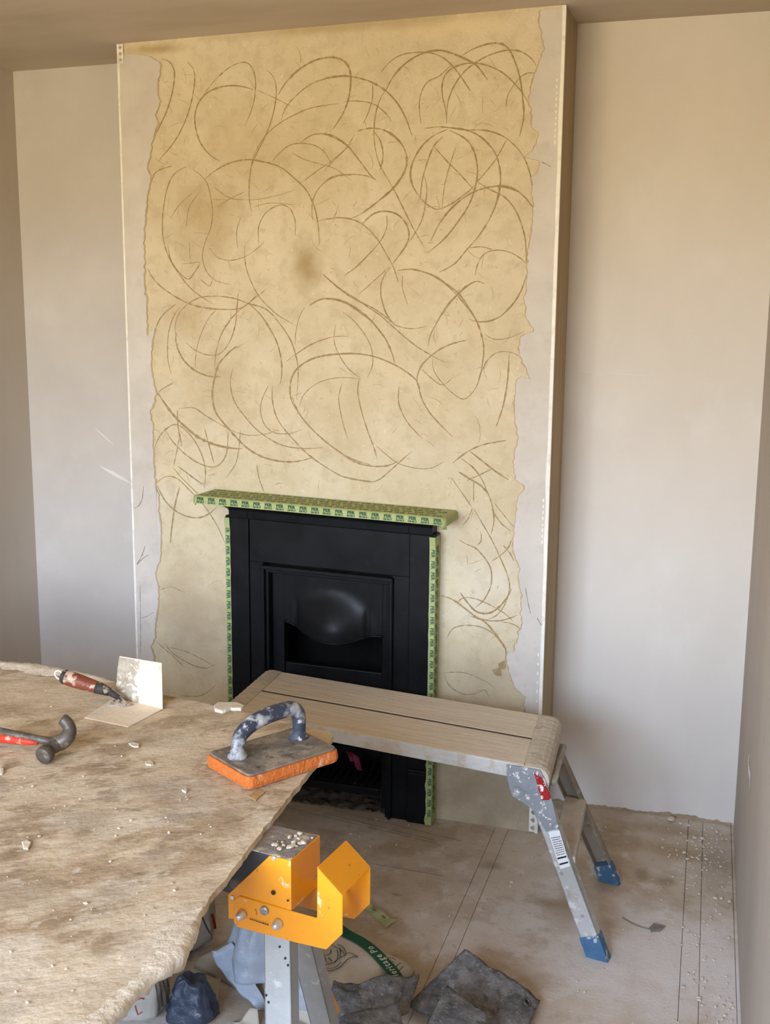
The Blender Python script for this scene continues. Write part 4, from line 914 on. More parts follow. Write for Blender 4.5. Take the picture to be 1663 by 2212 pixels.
# side plates fixed to the beam, the hook arms bolted over them, and the folds joining front to back
hookpts = [(-0.112,0.570),(-0.100,0.5815),(-0.0015,0.5795),(0.049,0.5795),(0.050,0.669),(0.096,0.631),(0.096,0.564),(0.066,0.528),(0.009,0.525),(-0.104,0.523),(-0.112,0.530)]
for d0, d1 in ((-0.0022, -0.0045), (SD+0.0002, SD+0.0022)):
    sp = plate_sz([(-0.124,0.577),(-0.041,0.6665),(-0.0005,0.6675),(-0.0005,0.575),(-0.06,0.545),(-0.124,0.532)], d0, 0.002, 'side_plate', m_orange)
    ha = plate_sz(hookpts, d1, 0.0022, 'hook_arm', m_orange)
    if d0 < 0:
        for (x, y, r, L_, mt) in ((524,1974,0.0085,0.016,m_rivet),(602,1994,0.0085,0.016,m_rivet),(572,1966,0.0075,0.003,m_steel)):
            p = at_plane(x, y, SP(0,d1,0.55), sn)
            bo = G(); bo.tube([p, p+sn*0.004, p+sn*L_*0.8, p+sn*L_], [r*1.1, r, r*0.75, r*0.35], 12)
            bo.out('bolt', mt, ha, True)
        for (x, y) in ((502,1938.5),(592,1854)):
            p = at_plane(x, y, SP(0,d0,0.6), sn); bevel(G().cyl(p, p+sn*0.002, 0.0042, 10).out('screw', m_rivet, sp), 0.0008)
        mk = G(); rk = random.Random(4)
        for k in range(9):
            s0 = -0.078 + k*0.0042; zz = 0.5455 - k*0.0002
            mk.add([SP(s0,d1-0.0025,zz), SP(s0+0.0032,d1-0.0025,zz), SP(s0+0.0032,d1-0.0025,zz+0.0012+0.0014*rk.random()), SP(s0,d1-0.0025,zz+0.0025)], [(0,1,2,3)])
        mk.out('stamped_mark', m_black, ha)
        for (s_, z_) in ((-0.033,0.604),(-0.005,0.597)):
            p = SP(s_, d0-0.0021, z_); G().cyl(p, p+sn*0.0006, 0.0042 if s_ < -0.02 else 0.002, 10).out('punched_hole', m_black, sp)
def fold(s0, z0, s1, z1, name):
    t = 0.0018; dv = Vector((0,0,0)); a0, a1, b0, b1 = SP(s0,-0.002,z0), SP(s0,SD+0.002,z0), SP(s1,-0.002,z1), SP(s1,SD+0.002,z1)
    nn = (a1-a0).cross(b0-a0).normalized()*t
    return G().prism([a0, a1, b1, b0], nn).out(name, m_orange, sh)
fold(0.0, 0.6670, 0.0, 0.578, 'end_plate')
fold(0.050, 0.669, 0.096, 0.631, 'hook_flap')
fold(0.049, 0.5795, 0.049, 0.60, 'hook_web')
# legs
lt, lq_ = at_y(598, 2020, SP(-0.03,0,0).y - 0.004), at_y(601, 2212, SP(-0.03,0,0).y - 0.045)
def straight_leg(a, q, wid, dep, name):
    ax = (q - a).normalized(); b = a + ax*((a.z - 0.001)/-ax.z)
    wd = (su - ax*su.dot(ax)).normalized(); dd = ax.cross(wd).normalized()
    if dd.dot(-sn) < 0: dd = -dd
    o = channel(a, b, wd, dd, wid, dep, 0.002, name, m_steel, sh); return o, ax, wd, dd, b
fl_, ax1, wd1, dd1, b1 = straight_leg(lt, lq_, 0.050, 0.026, 'leg')
for k, (x, y) in enumerate(((604,2045),(616,2070),(622,2085),(575,2150),(580,2165))):
    p = at_plane(x, y, lt - dd1*0.0005, dd1); G().cyl(p, p - dd1*0.0006, 0.0022, 8).out('bolt_hole', m_black, fl_)
lt2, lq2 = at_y(644, 2020, SP(0.0,SD,0).y - 0.012), at_y(692, 2212, SP(0.0,SD,0).y + 0.085)
bk_, ax2, wd2, dd2, b2 = straight_leg(lt2, lq2, 0.046, 0.026, 'leg')
for k in range(7):
    p = lt2 + ax2*(0.04 + 0.035*k) + dd2*0.0022; G().cyl(p, p + dd2*0.0005, 0.003, 8).out('adjusting_hole', m_black, bk_)
shift = su*(-0.80)
for a_, q_ in ((lt, lq_), (lt2, lq2)): straight_leg(a_ + shift, q_ + shift - su*0.03, 0.048, 0.026, 'leg')
op = [at_y(x, y, lq2.y + 0.035) for x, y in ((690,2138),(701,2134),(726,2198),(714,2204))]
G().prism(op, Vector((0,0.02,0))).out('leg_lock', m_orange, sh)

# ------------------------------------------------------------------ tools on the board
m_sponge = nmat('orange_sponge', (0.70,0.175,0.030), (0.78,0.235,0.055), 60, 0.95, layers=((150,0.60,0.68,(0.55,0.12,0.01),0.7),(20,0.62,0.72,(0.88,0.62,0.42),0.6)), bump=0.8, bscale=260)
m_plate = nmat('dirty_float_plate', (0.11,0.095,0.08), (0.24,0.20,0.155), 18, 0.6, layers=((26,0.50,0.62,(0.40,0.335,0.25),0.7),(50,0.58,0.64,(0.05,0.045,0.04),0.7)), bump=0.2)
m_handle = nmat('blue_grey_plastic_handle', (0.035,0.042,0.060), (0.06,0.07,0.095), 14, 0.4, layers=((24,0.50,0.60,(0.46,0.46,0.46),0.8),(60,0.58,0.64,(0.62,0.60,0.56),0.7)), bump=0.2)
fa, fb_, fc = at_z(450,1624,ZT+0.031), at_z(538,1674,ZT+0.031), at_z(703,1604,ZT+0.031)
e1, e2 = (fb_-fa).normalized(), (fc-fb_).normalized(); e2 = (e2 - e1*e2.dot(e1)).normalized()
FW, FLn = (fb_-fa).length, (fc-fb_).length
fo = fa
ft_ = empty('sponge_float', ((fa+fc)/2).xyz - Vector((0,0,0.0305)), 'orange sponge float with a grey arched handle on the board', 'float')
def fpoly(g_, r, z, n=5):
    pts = []
    for (cx_, cy_, a0) in ((r-g_, r-g_, 180), (FW-r+g_, r-g_, 270), (FW-r+g_, FLn-r+g_, 0), (r-g_, FLn-r+g_, 90)):
        for k in range(n+1):
            a = math.radians(a0 + 90*k/n); pts.append(fo + e1*(cx_ + r*math.cos(a)) + e2*(cy_ + r*math.sin(a)) + Vector((0,0,z-fo.z)))
    return pts
sg = G(); lev = [(0.000,0.0005),(0.004,0.003),(0.006,0.010),(0.005,0.018),(0.003,0.026)]
ring = []
for (gr, z) in lev:
    base = fpoly(gr, 0.014, ZT+z, 6); dense = []
    for i in range(len(base)):
        a, b = base[i], base[(i+1) % len(base)]; k = max(1, int((b-a).length/0.005))
        dense_k = [a.lerp(b, j/k) for j in range(k)]
        dense += dense_k
    ring.append(dense)
m_n = min(len(r) for r in ring)
ring = [[r[int(i*len(r)/m_n)] for i in range(m_n)] for r in ring]
vs = [p + Vector((noise.noise(p*170), noise.noise(p*170+Vector((9,0,0))), 0))*0.0016 for r in ring for p in r]
fs = [(l*m_n+i, l*m_n+(i+1)%m_n, (l+1)*m_n+(i+1)%m_n, (l+1)*m_n+i) for l in range(len(lev)-1) for i in range(m_n)]
fs += [list(range(m_n))[::-1], [(len(lev)-1)*m_n+i for i in range(m_n)]]
mesh('sponge_pad', vs, fs, m_sponge, ft_)
bevel(G().prism(fpoly(0.0, 0.010, ZT+0.0262), (0,0,0.0045)).out('backing_plate', m_plate, ft_), 0.001)
h1, h2 = at_z(513,1634,ZT+0.031), at_z(645,1592,ZT+0.031)
hn = (h2-h1).cross(Vector((0,0,1))).normalized()
hpx = [(513,1632),(513,1612),(519,1590),(534,1572),(556,1556),(584,1543),(612,1534),(632,1531),(643,1540),(646,1558),(646,1590)]
hp_ = catmull([at_plane(x, y, h1, hn) for x, y in hpx], 0.006)
n = len(hp_)
hr = [0.0120 + 0.0045*math.sin(math.pi*min(1, max(0, i/(n-1)))) for i in range(n)]
ho = G().tube(hp_, hr, 14).out('handle', m_handle, ft_, True)
for b in (h1, h2):
    G().tube([b - Vector((0,0,0.001)), b + Vector((0,0,0.004)), b + Vector((0,0,0.010)), b + Vector((0,0,0.022))], [0.021, 0.019, 0.014, 0.0125], 16).out('handle_post', m_handle, ft_, True)

m_steelpl = nmat('plaster_filmed_trowel_steel', (0.76,0.64,0.48), (0.84,0.73,0.57), 14, 0.5, metal=0.05, layers=((16,0.60,0.70,(0.40,0.33,0.25),0.55),), bump=0.2)
m_wood = nmat('worn_red_brown_handle', (0.17,0.04,0.02), (0.24,0.065,0.03), 22, 0.45, layers=((38,0.52,0.60,(0.60,0.48,0.34),0.85),), bump=0.15, stretch=(1,1,1))
m_ferr = nmat('dark_ferrule', (0.03,0.025,0.022), (0.06,0.05,0.042), 30, 0.6, layers=((40,0.58,0.64,(0.55,0.47,0.36),0.7),), bump=0.3)
q1, q2, q3, q4 = [at_z(x, y, ZT+0.0008) for x, y in ((182,1551),(277,1571),(352,1532),(249,1507))]
ct = empty('corner_trowel', Vector(((q1.x+q3.x)/2, (q1.y+q3.y)/2, ZT+0.0006)), 'inside-corner trowel with a worn red-brown handle standing on the board', 'trowel')
G().prism([q1, q2, q3, q4], (0,0,0.0014)).out('base_blade', m_steelpl, ct)
u3, u4 = at_y(350,1432,q3.y), at_y(259,1417,q4.y)
upr = G().prism([q4, q3, u3, u4], (q2-q3).normalized()*0.0014).out('upright_blade', m_steelpl, ct)
un = (q1-q4).normalized()
def smear(u, v):
    p = (q4*(1-u) + q3*u)*(1-v) + (u4*(1-u) + u3*u)*v
    return p + un*(0.0016 + 0.007*max(0, 0.35 + noise.noise(Vector((u*9, v*9, 3))))*max(0, (1 - u*1.9))*(1 if v < 0.97 else 0.1))
m_smear = nmat('grey_plaster_smear', (0.36,0.30,0.22), (0.50,0.43,0.33), 30, 0.95, layers=((40,0.55,0.62,(0.70,0.62,0.50),0.8),), bump=0.6)
G().grid(lambda a, b: smear(a*0.50, b*0.98), 20, 26).out('plaster_smear', m_smear, upr, True)
s0 = at_y(262,1510,(q3.y+q4.y)/2 - 0.02); s1 = at_y(236,1495,s0.y-0.008); s2 = at_y(222,1489,s0.y-0.010); s3 = at_y(133,1460,s0.y-0.030)
def lump(u, v):
    a = u*2*math.pi; r = 0.026*(0.6+0.7*abs(noise.noise(Vector((math.cos(a)*2, math.sin(a)*2, v*3)))))*math.sin(v*math.pi*0.5+0.0001)
    return Vector((s0.x + r*math.cos(a)*1.1, s0.y - 0.006 + r*math.sin(a)*0.8, ZT + 0.002 + 0.016*math.cos(v*math.pi*0.5)*(0.7+0.5*noise.noise(Vector((math.cos(a), math.sin(a), v*5))))))
G().grid(lump, 20, 8).out('plaster_lump', m_smear, ct, True)
G().tube([s0 + Vector((0.006,0.004,-0.008)), (s0+s1)/2, s1], [0.007, 0.0065, 0.008], 10).out('tang', m_ferr, ct, True)
hd = (s3 - s2); hax = [s2 + hd*k for k in (0.0, 0.05, 0.2, 0.4, 0.6, 0.8, 0.93, 0.98, 1.0)]
hnd = G().tube(hax, [0.0115,0.013,0.0145,0.0158,0.0168,0.0172,0.0160,0.0135,0.006], 16).out('handle', m_wood, ct, True)
G().tube([s1, s2 + hd*0.0, s2 + hd*0.16], [0.0095,0.0125,0.0148], 14).out('ferrule', m_ferr, hnd, True)
G().tube([s2 + hd*0.90, s2 + hd*0.955, s2 + hd*1.005], [0.0174,0.0162,0.012], 14).out('end_band', m_ferr, hnd, True)
lc_ = s3 + hd.normalized()*0.006
G().tube([lc_ + Vector((0.0, 0, 0)) + hd.normalized()*0.010*math.cos(a) + Vector((0,0,1))*0.010*math.sin(a) for a in [k*math.pi/8 for k in range(17)]], 0.0018, 8, False).out('hanging_loop', m_label, hnd, True)

m_hsteel = nmat('worn_dark_steel', (0.075,0.062,0.05), (0.13,0.108,0.086), 30, 0.45, metal=0.3, layers=((45,0.54,0.66,(0.32,0.26,0.19),0.7),), bump=0.12)
m_grip = nmat('red_grip', (0.50,0.03,0.012), (0.60,0.05,0.02), 12, 0.4, layers=((30,0.60,0.66,(0.62,0.52,0.40),0.7),), bump=0.1)
hy = -1.335
F_ = at_z(92,1634,ZT+0.0185); B_ = at_y(126,1606,hy-0.004); C_ = at_y(150,1583,hy+0.012); TIP = at_y(134,1553,hy+0.012)
hm = empty('claw_hammer', Vector((F_.x, F_.y, ZT)), 'claw hammer with dark steel head and red grip lying on the board', 'hammer')
dF = (F_ - B_)
hg = G().tube([B_ + dF*k for k in (-0.15, 0.25, 0.45, 0.50, 0.62, 0.68, 0.97, 1.02, 1.03)], [0.0145,0.0140,0.0115,0.0112,0.0125,0.0175,0.0182,0.0165,0.008], 18)
hg.out('hammer_face', m_hsteel, hm, True)
G().tube(catmull([B_ - dF*0.05, at_y(137,1600,hy), at_y(147,1590,hy+0.006), C_, at_y(149,1570,hy+0.014), at_y(143,1560,hy+0.013), TIP], 0.004), [0.0140*(1-k/40)**1.4 + 0.003 for k in range(40)][:len(catmull([B_ - dF*0.05, at_y(137,1600,hy), at_y(147,1590,hy+0.006), C_, at_y(149,1570,hy+0.014), at_y(143,1560,hy+0.013), TIP], 0.004))], 12).out('claw', m_hsteel, hm, True)
hs, he = at_y(116,1603,hy), at_y(-40,1574,hy-0.002)
hdv = (he-hs)
G().tube([hs, hs+hdv*0.2, hs+hdv*0.6, he], [0.0085,0.0080,0.0090,0.0100], 12).out('shaft', m_hsteel, hm, True)
gs_, ge_ = hs + hdv*0.20 - Vector((0,0.004,0.006)), he - Vector((0,0.006,0.011))
G().tube([gs_, gs_.lerp(ge_,0.15), gs_.lerp(ge_,0.5), ge_], [0.004,0.0075,0.0095,0.0115], 12).out('grip', m_grip, hm, True)

# ------------------------------------------------------------------ sacks, sheets and bags on the floor under the board
m_paper = nmat('beige_paper_sack', (0.50,0.43,0.33), (0.58,0.51,0.41), 8, 0.8, layers=((14,0.58,0.68,(0.42,0.35,0.26),0.5),), bump=0.2, bscale=40)
m_paper2 = nmat('grey_paper_sack', (0.34,0.31,0.26), (0.42,0.385,0.33), 6, 0.75, layers=((12,0.58,0.68,(0.55,0.52,0.47),0.5),), bump=0.25, bscale=30)
m_poly = nmat('cloudy_blue_polythene', (0.30,0.335,0.39), (0.40,0.435,0.49), 10, 0.32, layers=((22,0.60,0.68,(0.70,0.72,0.75),0.6),), bump=0.3, bscale=40, spec=0.5)
m_polyd = nmat('dark_blue_polythene', (0.025,0.035,0.06), (0.05,0.06,0.09), 12, 0.3, layers=((26,0.62,0.68,(0.45,0.45,0.44),0.6),), bump=0.5, bscale=40, spec=0.5)
m_felt = nmat('dusty_grey_felt', (0.10,0.095,0.09), (0.21,0.20,0.19), 24, 1.0, layers=((17,0.50,0.64,(0.33,0.315,0.29),0.65),(40,0.52,0.64,(0.065,0.06,0.056),0.6),(80,0.58,0.66,(0.40,0.38,0.35),0.5)), bump=0.6, bscale=130)
m_green = nmat('green_print', (0.015,0.075,0.035), (0.02,0.095,0.045), 20, 0.6, bump=0)
m_redp = nmat('red_print', (0.30,0.03,0.02), (0.38,0.05,0.03), 20, 0.7, bump=0)
m_line = nmat('grey_line_print', (0.05,0.05,0.045), (0.08,0.08,0.07), 20, 0.7, bump=0)

# flat printed sack
ZS = 0.046
kr = at_z(896,2066,ZS); kd = Vector((-0.945,0.327,0)).normalized(); kn = Vector((kd.y,-kd.x,0)).normalized()
if kn.y > 0: kn = -kn
sk = empty('printed_sack', Vector(((kr+kd*0.22+kn*0.15).x, (kr+kd*0.22+kn*0.15).y, 0.0)), 'flat beige paper sack printed with a green band reading Heritage beside the sawhorse', 'sack')
def sack_top(u, v, bot=False):
    ed = min(1.0, 9*min(u, 1-u, v, 1-v))**0.5
    p = kr + kd*0.44*u + kn*0.30*v
    z = ZS*(0.25+0.75*ed) + 0.002*noise.noise(Vector((u*6, v*6, 1)))
    return Vector((p.x, p.y, 0.001 if bot else z))
gk = G().grid(sack_top, 36, 26).grid(lambda u, v: sack_top(u, v, True), 36, 26)
nt = 37*27
for i in range(36):
    gk.f += [(i, i+1, nt+i+1, nt+i), (26*37+i, 26*37+i+1, nt+26*37+i+1, nt+26*37+i)]
for j in range(26):
    gk.f += [(j*37, (j+1)*37, nt+(j+1)*37, nt+j*37), (j*37+36, (j+1)*37+36, nt+(j+1)*37+36, nt+j*37+36)]
so = gk.out('sack_body', m_paper, sk, True)
ZI = ZS + 0.0035
def inkline(px, w, mat, name, smooth_step=0.006):
    path = catmull([at_z(x, y, ZI) for x, y in px], smooth_step)
    return ribbon3(path, [w]*len(path), (0,0,1), 0.0001, name, mat, so)
inkline([(730,2003),(752,2018),(778,2032),(805,2052),(830,2078),(848,2098),(862,2122)], 0.031, m_green, 'green_band')
inkline([(668,2080),(684,2105),(700,2130),(712,2150)], 0.022, m_green, 'green_band')
m_cream = nmat('cream_lettering', (0.62,0.60,0.52), (0.68,0.66,0.58), 20, 0.7, bump=0)
arc = catmull([at_z(x, y, ZI+0.0006) for x, y in [(735,2007),(752,2018),(778,2032),(805,2052),(830,2078),(848,2098),(858,2116)]], 0.001)
arc = arc[::-1]; cum = [0.0]
for a, b in zip(arc, arc[1:]): cum.append(cum[-1] + (b-a).length)
def on_arc(s):
    for i in range(len(cum)-1):
        if cum[i+1] >= s: return arc[i], (arc[min(i+3,len(arc)-1)] - arc[max(i-3,0)]).normalized()
    return arc[-1], (arc[-1]-arc[-4]).normalized()
g = G(); s = 0.004
for ch in 'Heritage Po':
    if ch == ' ': s += 0.009; continue
    tm = text_mesh(ch, 0.012); wdt = max(v.x for v in tm[0]) - min(v.x for v in tm[0])
    p, t = on_arc(s + wdt*0.0125); sd = Vector((0,0,1)).cross(t)
    put_text(g, tm, p, t*0.025, sd*0.025); s += wdt*0.025 + 0.0035
g.out('lettering', m_cream, so)
FC = ((640,2000), 1663/260)
def fpx(pts): return [(FC[0][0] + x/FC[1], FC[0][1] + y/FC[1]) for x, y in pts]
for w, pts in ((0.0022,[(235,300),(260,370),(320,400),(400,410),(470,380),(480,330)]),(0.0018,[(400,430),(410,490),(450,515),(500,505)]),(0.003,[(440,440),(465,460),(490,490)]),(0.002,[(560,330),(575,400),(560,470),(530,510)]),(0.002,[(600,300),(610,380),(600,450)]),
               (0.0022,[(340,530),(420,535),(500,515),(560,470),(640,420),(690,405)]),(0.0025,[(410,620),(500,615),(590,580),(660,510),(740,440),(850,430)]),(0.002,[(370,570),(440,590),(540,570),(620,500)]),(0.0022,[(690,380),(740,370),(780,390),(850,430)]),
               (0.0022,[(200,460),(240,480),(270,540),(330,600),(380,690),(410,680),(410,620)]),(0.002,[(480,260),(560,300),(620,330),(670,400)]),(0.002,[(560,250),(630,280),(670,330),(680,400)]),(0.003,[(210,380),(250,440),(300,490),(340,530)]),(0.002,[(150,270),(130,320)]),(0.002,[(190,280),(180,340)]),
               (0.0022,[(1245,470),(1270,440),(1320,440),(1370,470)]),(0.0022,[(1270,510),(1310,490),(1355,500)]),(0.0022,[(1440,510),(1400,540),(1370,590),(1365,640),(1400,655)]),(0.0022,[(1480,555),(1440,600),(1410,640)])):
    inkline(fpx(pts), w, m_line, 'line_drawing')

# crumpled bags
def bag(name, c, rx, ry, h, seed, mat, label, cat='bag', crush=0.5, top=0.45, rot=0.0, group=None, res=(40, 26)):
    """standing bag: full belly, folds running up to a gathered top"""
    def fn(u, v):
        a = 2*math.pi*u; ca, sa = math.cos(a), math.sin(a)
        sq = 1.0 / (abs(ca)**3 + abs(sa)**3)**(1/3)
        prof = (min(1.0, v/0.06)**0.5)*((1-max(0, v-0.35)/0.65)*(1-top) + top) if v < 0.999 else top*0.8
        fo_ = 1 + crush*0.28*noise.noise(Vector((ca*2.2, sa*2.2, v*2.0+seed))) + crush*0.16*noise.noise(Vector((ca*6, sa*6, v*5+seed*2)))
        r = sq*prof*fo_
        x, y = rx*ca*r, ry*sa*r
        z = h*v*(1 + 0.25*crush*noise.noise(Vector((ca*1.5, sa*1.5, seed+7)))) 
        return Vector((c[0] + x*math.cos(rot) - y*math.sin(rot), c[1] + x*math.sin(rot) + y*math.cos(rot), max(0.001, c[2] + z)))
    g = G().grid(fn, res[0], res[1])
    nu = res[0]+1
    g.f.append([i for i in range(res[0])][::-1])
    cen = len(g.v); g.v.append(sum((g.v[res[1]*nu+i] for i in range(res[0])), Vector())/res[0] - Vector((0,0,h*0.12)))
    for i in range(res[0]): g.f.append((res[1]*nu+i, res[1]*nu+i+1, cen))
    o = g.out(name, mat, None, True)
    return tag(o, label, cat, group)
def sheet(name, P, n, amp, seed, th, mat, label=None, cat=None, parent=None, freq=14):
    """quad of four corner points (00, 10, 11, 01) with buckles and real thickness"""
    P = [Vector(p) for p in P]
    def fn(u, v):
        p = (P[0]*(1-u) + P[1]*u)*(1-v) + (P[3]*(1-u) + P[2]*u)*v
        k = amp*(noise.noise(Vector((p.x*freq, p.y*freq, seed))) + 0.5*noise.noise(Vector((p.x*freq*3, p.y*freq*3, seed))))
        return Vector((p.x + k*0.4, p.y + k*0.4, max(th+0.0015, p.z + k)))
    o = G().grid(fn, n, n).out(name, mat, parent, True); solid(o, th, 0)
    if label: tag(o, label, cat)
    return o
Zc = lambda x, y, z: at_z(x, y, z)
ps = bag('paper_sack', (0.590,-0.875,0.0), 0.105, 0.085, 0.36, 3.1, m_paper2, 'tall grey paper sack with black and red stripes standing below the board', 'sack', 0.45, 0.75, 0.3)
def on_bag_line(px, Yp, w, mat, name, parent):
    path = catmull([at_y(x, y, Yp) for x, y in px], 0.008)
    pr = []
    for p in path:
        d = (p - CAM).normalized()
        hit, loc, nr, _ = parent.ray_cast(CAM - parent.location, d)
        pr.append(((loc + parent.location) - d*0.0015) if hit else None)
    pr = [q for q in pr if q is not None]
    if len(pr) < 2: return
    n = len(pr); vs = []
    for i, p in enumerate(pr):
        t = (pr[min(i+1,n-1)] - pr[max(i-1,0)]).normalized(); s_ = t.cross((p-CAM).normalized()).normalized()
        vs += [p + s_*w/2, p - s_*w/2]
    mesh(name, vs, [(i*2, i*2+1, i*2+3, i*2+2) for i in range(n-1)], mat, parent)
bpy.context.view_layer.update()
on_bag_line([(432,1970),(445,2000),(462,2032)], -0.85, 0.004, m_line, 'printed_stripe', ps)
on_bag_line([(456,1975),(462,2000),(466,2035)], -0.85, 0.011, m_redp, 'printed_stripe', ps)
on_bag_line([(376,2050),(388,2085),(404,2122)], -0.85, 0.007, m_line, 'printed_stripe', ps)
sheet('paper_sack_flap', [Zc(392,2165,0.012), Zc(470,2160,0.012), Zc(478,2112,0.03), Zc(412,2112,0.03)], 10, 0.006, 2.0, 0.002, m_paper, 'torn yellowish paper lying at the foot of the tall sack', 'paper')
pb_ = bag('polythene_bag', (0.905,-1.000,ZS+0.006), 0.075, 0.058, 0.20, 5.3, m_poly, 'cloudy blue polythene bag standing beside the sawhorse leg', 'bag', 0.85, 0.5, 0.4)
fl1 = sheet('folded_flap', [at_y(560,2212,-1.06), at_y(590,2212,-1.05), at_y(502,2030,-1.035), at_y(456,2056,-1.04)], 14, 0.016, 4.0, 0.0015, m_poly, None, None, pb_)
rb = bag('rubble_sack', (0.655,-1.140,0.0), 0.062, 0.060, 0.22, 8.2, m_paper2, 'striped paper sack with red lettering under the board corner', 'sack', 0.6, 0.6, 0.2)
bpy.context.view_layer.update()
for k in range(5):
    on_bag_line([(330+9*k,2100),(340+9*k,2150),(344+9*k,2212)], -1.14, 0.003, m_line, 'printed_stripe', rb)
on_bag_line([(296,2160),(305,2156),(312,2158)], -1.14, 0.003, m_redp, 'red_lettering', rb)
on_bag_line([(292,2172),(298,2192),(306,2186)], -1.14, 0.003, m_redp, 'red_lettering', rb)
on_bag_line([(294,2206),(304,2202)], -1.14, 0.010, m_redp, 'red_lettering', rb)
bag('dark_bag', (0.780,-1.125,0.0), 0.052, 0.042, 0.095, 2.7, m_polyd, 'small dark blue plastic bag between the paper sacks', 'bag', 0.9, 0.6, 0.1)
bag('pale_blue_bag', (0.535,-1.225,0.0), 0.045, 0.04, 0.15, 6.1, m_poly, 'pale blue plastic bag beside the striped sack', 'bag', 0.8, 0.4, 0.5)
bag('grey_bag', (1.015,-1.075,ZS+0.004), 0.035, 0.03, 0.08, 9.4, m_poly, 'small crumpled grey plastic bag between the sawhorse legs', 'bag', 0.9, 0.5, 0.0)
sheet('paper_offcut', [at_y(500,2230,-1.12), at_y(560,2230,-1.12), at_y(556,2180,-1.10), at_y(540,2178,-1.10)], 6, 0.004, 1.0, 0.002, m_paper, 'pale upright paper offcut in front of the polythene bag', 'paper')

# dusty felt sheets
f1 = sheet('felt_sheet', [Zc(690,2215,0.055), Zc(880,2190,0.06), Zc(905,2106,0.075), Zc(716,2128,0.085)], 22, 0.016, 3.3, 0.006, m_felt, 'crumpled dark felt sheet lying on the printed sack', 'felt')
f2 = sheet('felt_offcut', [Zc(715,2260,0.10), Zc(880,2260,0.10), Zc(864,2162,0.115), Zc(735,2205,0.105)], 16, 0.008, 5.1, 0.008, m_felt, 'thick grey felt offcut folded over the crumpled felt', 'felt')
f3 = sheet('felt_mat', [Zc(880,2172,0.015), Zc(1090,2310,0.02), Zc(1166,2164,0.022), Zc(1004,2050,0.095)], 26, 0.010, 7.7, 0.007, m_felt, 'large grey felt mat with a metal eyelet lying on the open floor', 'felt')
sheet('folded_flap', [Zc(905,2250,0.085), Zc(1060,2265,0.075), Zc(1050,2195,0.085), Zc(966,2128,0.112)], 16, 0.006, 1.7, 0.006, m_felt, None, None, f3)
m_hole = nmat('eyelet_metal', (0.10,0.10,0.10), (0.16,0.16,0.155), 20, 0.4, metal=0.6, bump=0)
bpy.context.view_layer.update()
dE = ray(1137,2166).normalized()
dg = bpy.context.evaluated_depsgraph_get()
hit, loc, nr, _ = f3.evaluated_get(dg).ray_cast(CAM - f3.location, dE)
if hit:
    loc = loc + f3.location; nr = nr if nr.z > 0 else -nr
    t1 = nr.cross(Vector((1,0,0))).normalized(); t2 = nr.cross(t1)
    eo = G().tube([loc + nr*0.002 + (t1*math.cos(a) + t2*math.sin(a))*0.009 for a in [k*math.pi/10 for k in range(21)]], 0.0028, 8, False).out('eyelet', m_hole, f3, True)
    G().cyl(loc + nr*0.0006, loc + nr*0.0012, 0.0075, 14).out('eyelet_hole', m_black, eo)

# ------------------------------------------------------------------ small things on the floor
ts = catmull([at_z(x, y, 0.0) for x, y in ((776,1950),(795,1962),(812,1975),(828,1988),(845,2000))], 0.006)
n = len(ts); vs = []
for i, p in enumerate(ts):
    t = (ts[min(i+1,n-1)] - ts[max(i-1,0)]).normalized(); s_ = t.cross(Vector((0,0,1)))
    w = 0.006 + 0.012*(i/n)**1.2; lift = 0.0025 + 0.004*abs(math.sin(i*0.35))
    vs += [p + s_*w + Vector((0,0,0.001)), p + Vector((0,0,lift)), p - s_*w + Vector((0,0,lift*1.6))]
tsc = empty('tape_scrap', Vector((ts[n//2].x, ts[n//2].y, 0.0)), 'twisted scrap of green masking tape lying on the bare floor', 'tape')
m_tape2 = nmat('dusty_tape', (0.36,0.38,0.17), (0.42,0.44,0.21), 30, 0.7, bump=0.1)
solid(mesh('tape_strip', vs, [(i*3+k, i*3+k+1, i*3+k+4, i*3+k+3) for i in range(n-1) for k in range(2)], m_tape2, tsc), 0.0004, 1)
g = G()
for (k, e) in ((int(n*0.45), T2), (int(n*0.75), T1)):
    p = ts[k]; t = (ts[min(k+1,n-1)] - ts[k-1]).normalized(); put_text(g, e, p + Vector((0,0,0.0095)), t*0.010, Vector((0,0,1)).cross(t)*0.010)
g.out('printed_lettering', m_ink2, tsc)
m_leaf = nmat('dry_grey_shaving', (0.16,0.15,0.14), (0.24,0.22,0.20), 30, 0.7, bump=0.1)
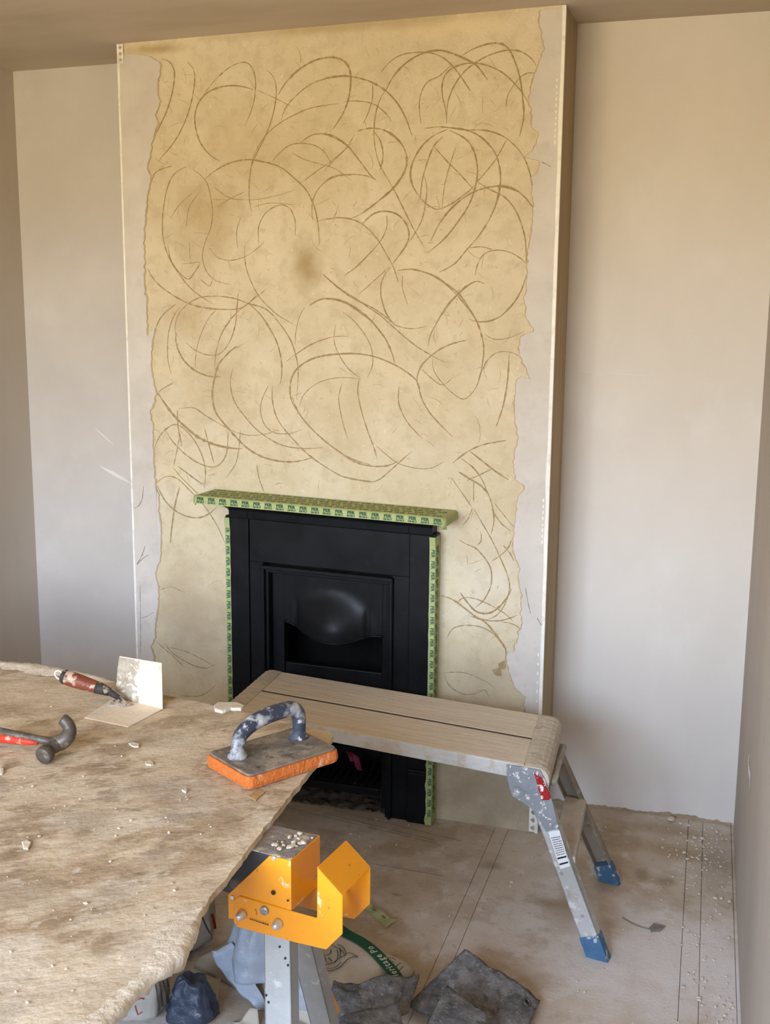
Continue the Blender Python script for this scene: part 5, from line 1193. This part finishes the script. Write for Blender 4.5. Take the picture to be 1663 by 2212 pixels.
lv = [at_z(x, y, 0.0) for x, y in ((1402,2004),(1412,1999),(1437,2006),(1425,2013),(1406,2014))]
lo_ = G().add([p + Vector((0,0,0.001+0.006*(k in (1,2)))) for k, p in enumerate(lv)], [(0,1,2,3,4)]).out('wood_shaving', m_leaf); solid(lo_, 0.0012, 1)
tag(lo_, 'curled dark grey shaving on the floor beside the platform leg', 'shaving')
stk = catmull([at_z(x, y, 0.0) + Vector((0,0,0.0016)) for x, y in ((1344,1983),(1366,1996),(1386,2004),(1402,2008))], 0.006)
tag(G().tube(stk, 0.0014, 6).out('thin_twig', m_leaf, None, True), 'thin curved twig leading to the grey shaving on the floor', 'twig')
def lump_thing(px, py, r, label, seed):
    g = G(); crumb(g, at_z(px, py, 0.0), r, 0.55, random.Random(seed))
    o = g.out('plaster_lump', m_flake); subsurf(o, 1); tag(o, label, 'plaster lump', 'plaster lumps along the foot of the alcove wall')
lump_thing(1450, 1774, 0.016, 'largest rounded plaster lump at the foot of the alcove wall', 1)
for k, (x, y, r) in enumerate(((1470,1782,0.009),(1488,1786,0.008),(1500,1812,0.009),(1516,1815,0.010),(1478,1845,0.008),(1505,1836,0.007),(1548,1800,0.008),(1545,1943,0.008),(1558,1944,0.008),(1575,1950,0.008))):
    lump_thing(x, y, r, 'small plaster lump lying among the crumbs near the right-hand wall corner', 10+k)
g = G(); rf = random.Random(33)
for k in range(900):
    if k < 640:
        px, py = rf.gauss(1530, 45), rf.uniform(1790, 2212)
        if k < 200: px, py = rf.gauss(1510, 38), rf.gauss(1825, 32)
    else: px, py = rf.uniform(640, 1600), rf.uniform(1760, 2212)
    p = at_z(px, py, 0.0)
    if (600 < px < 920 and py > 1985) or px < 640 or (870 < px < 1180 and py > 2030): continue
    if p.x > XR-0.01 or p.y > BD-0.02 or (p.y > -0.07 and p.x < BW+0.01): continue
    crumb(g, p, 0.0011 + 0.0036*rf.random()**3, 0.6, rf)
tag(g.out('floor_crumbs', m_flake), 'fine plaster crumbs and dust scattered over the floor panels', 'crumbs', kind='stuff')
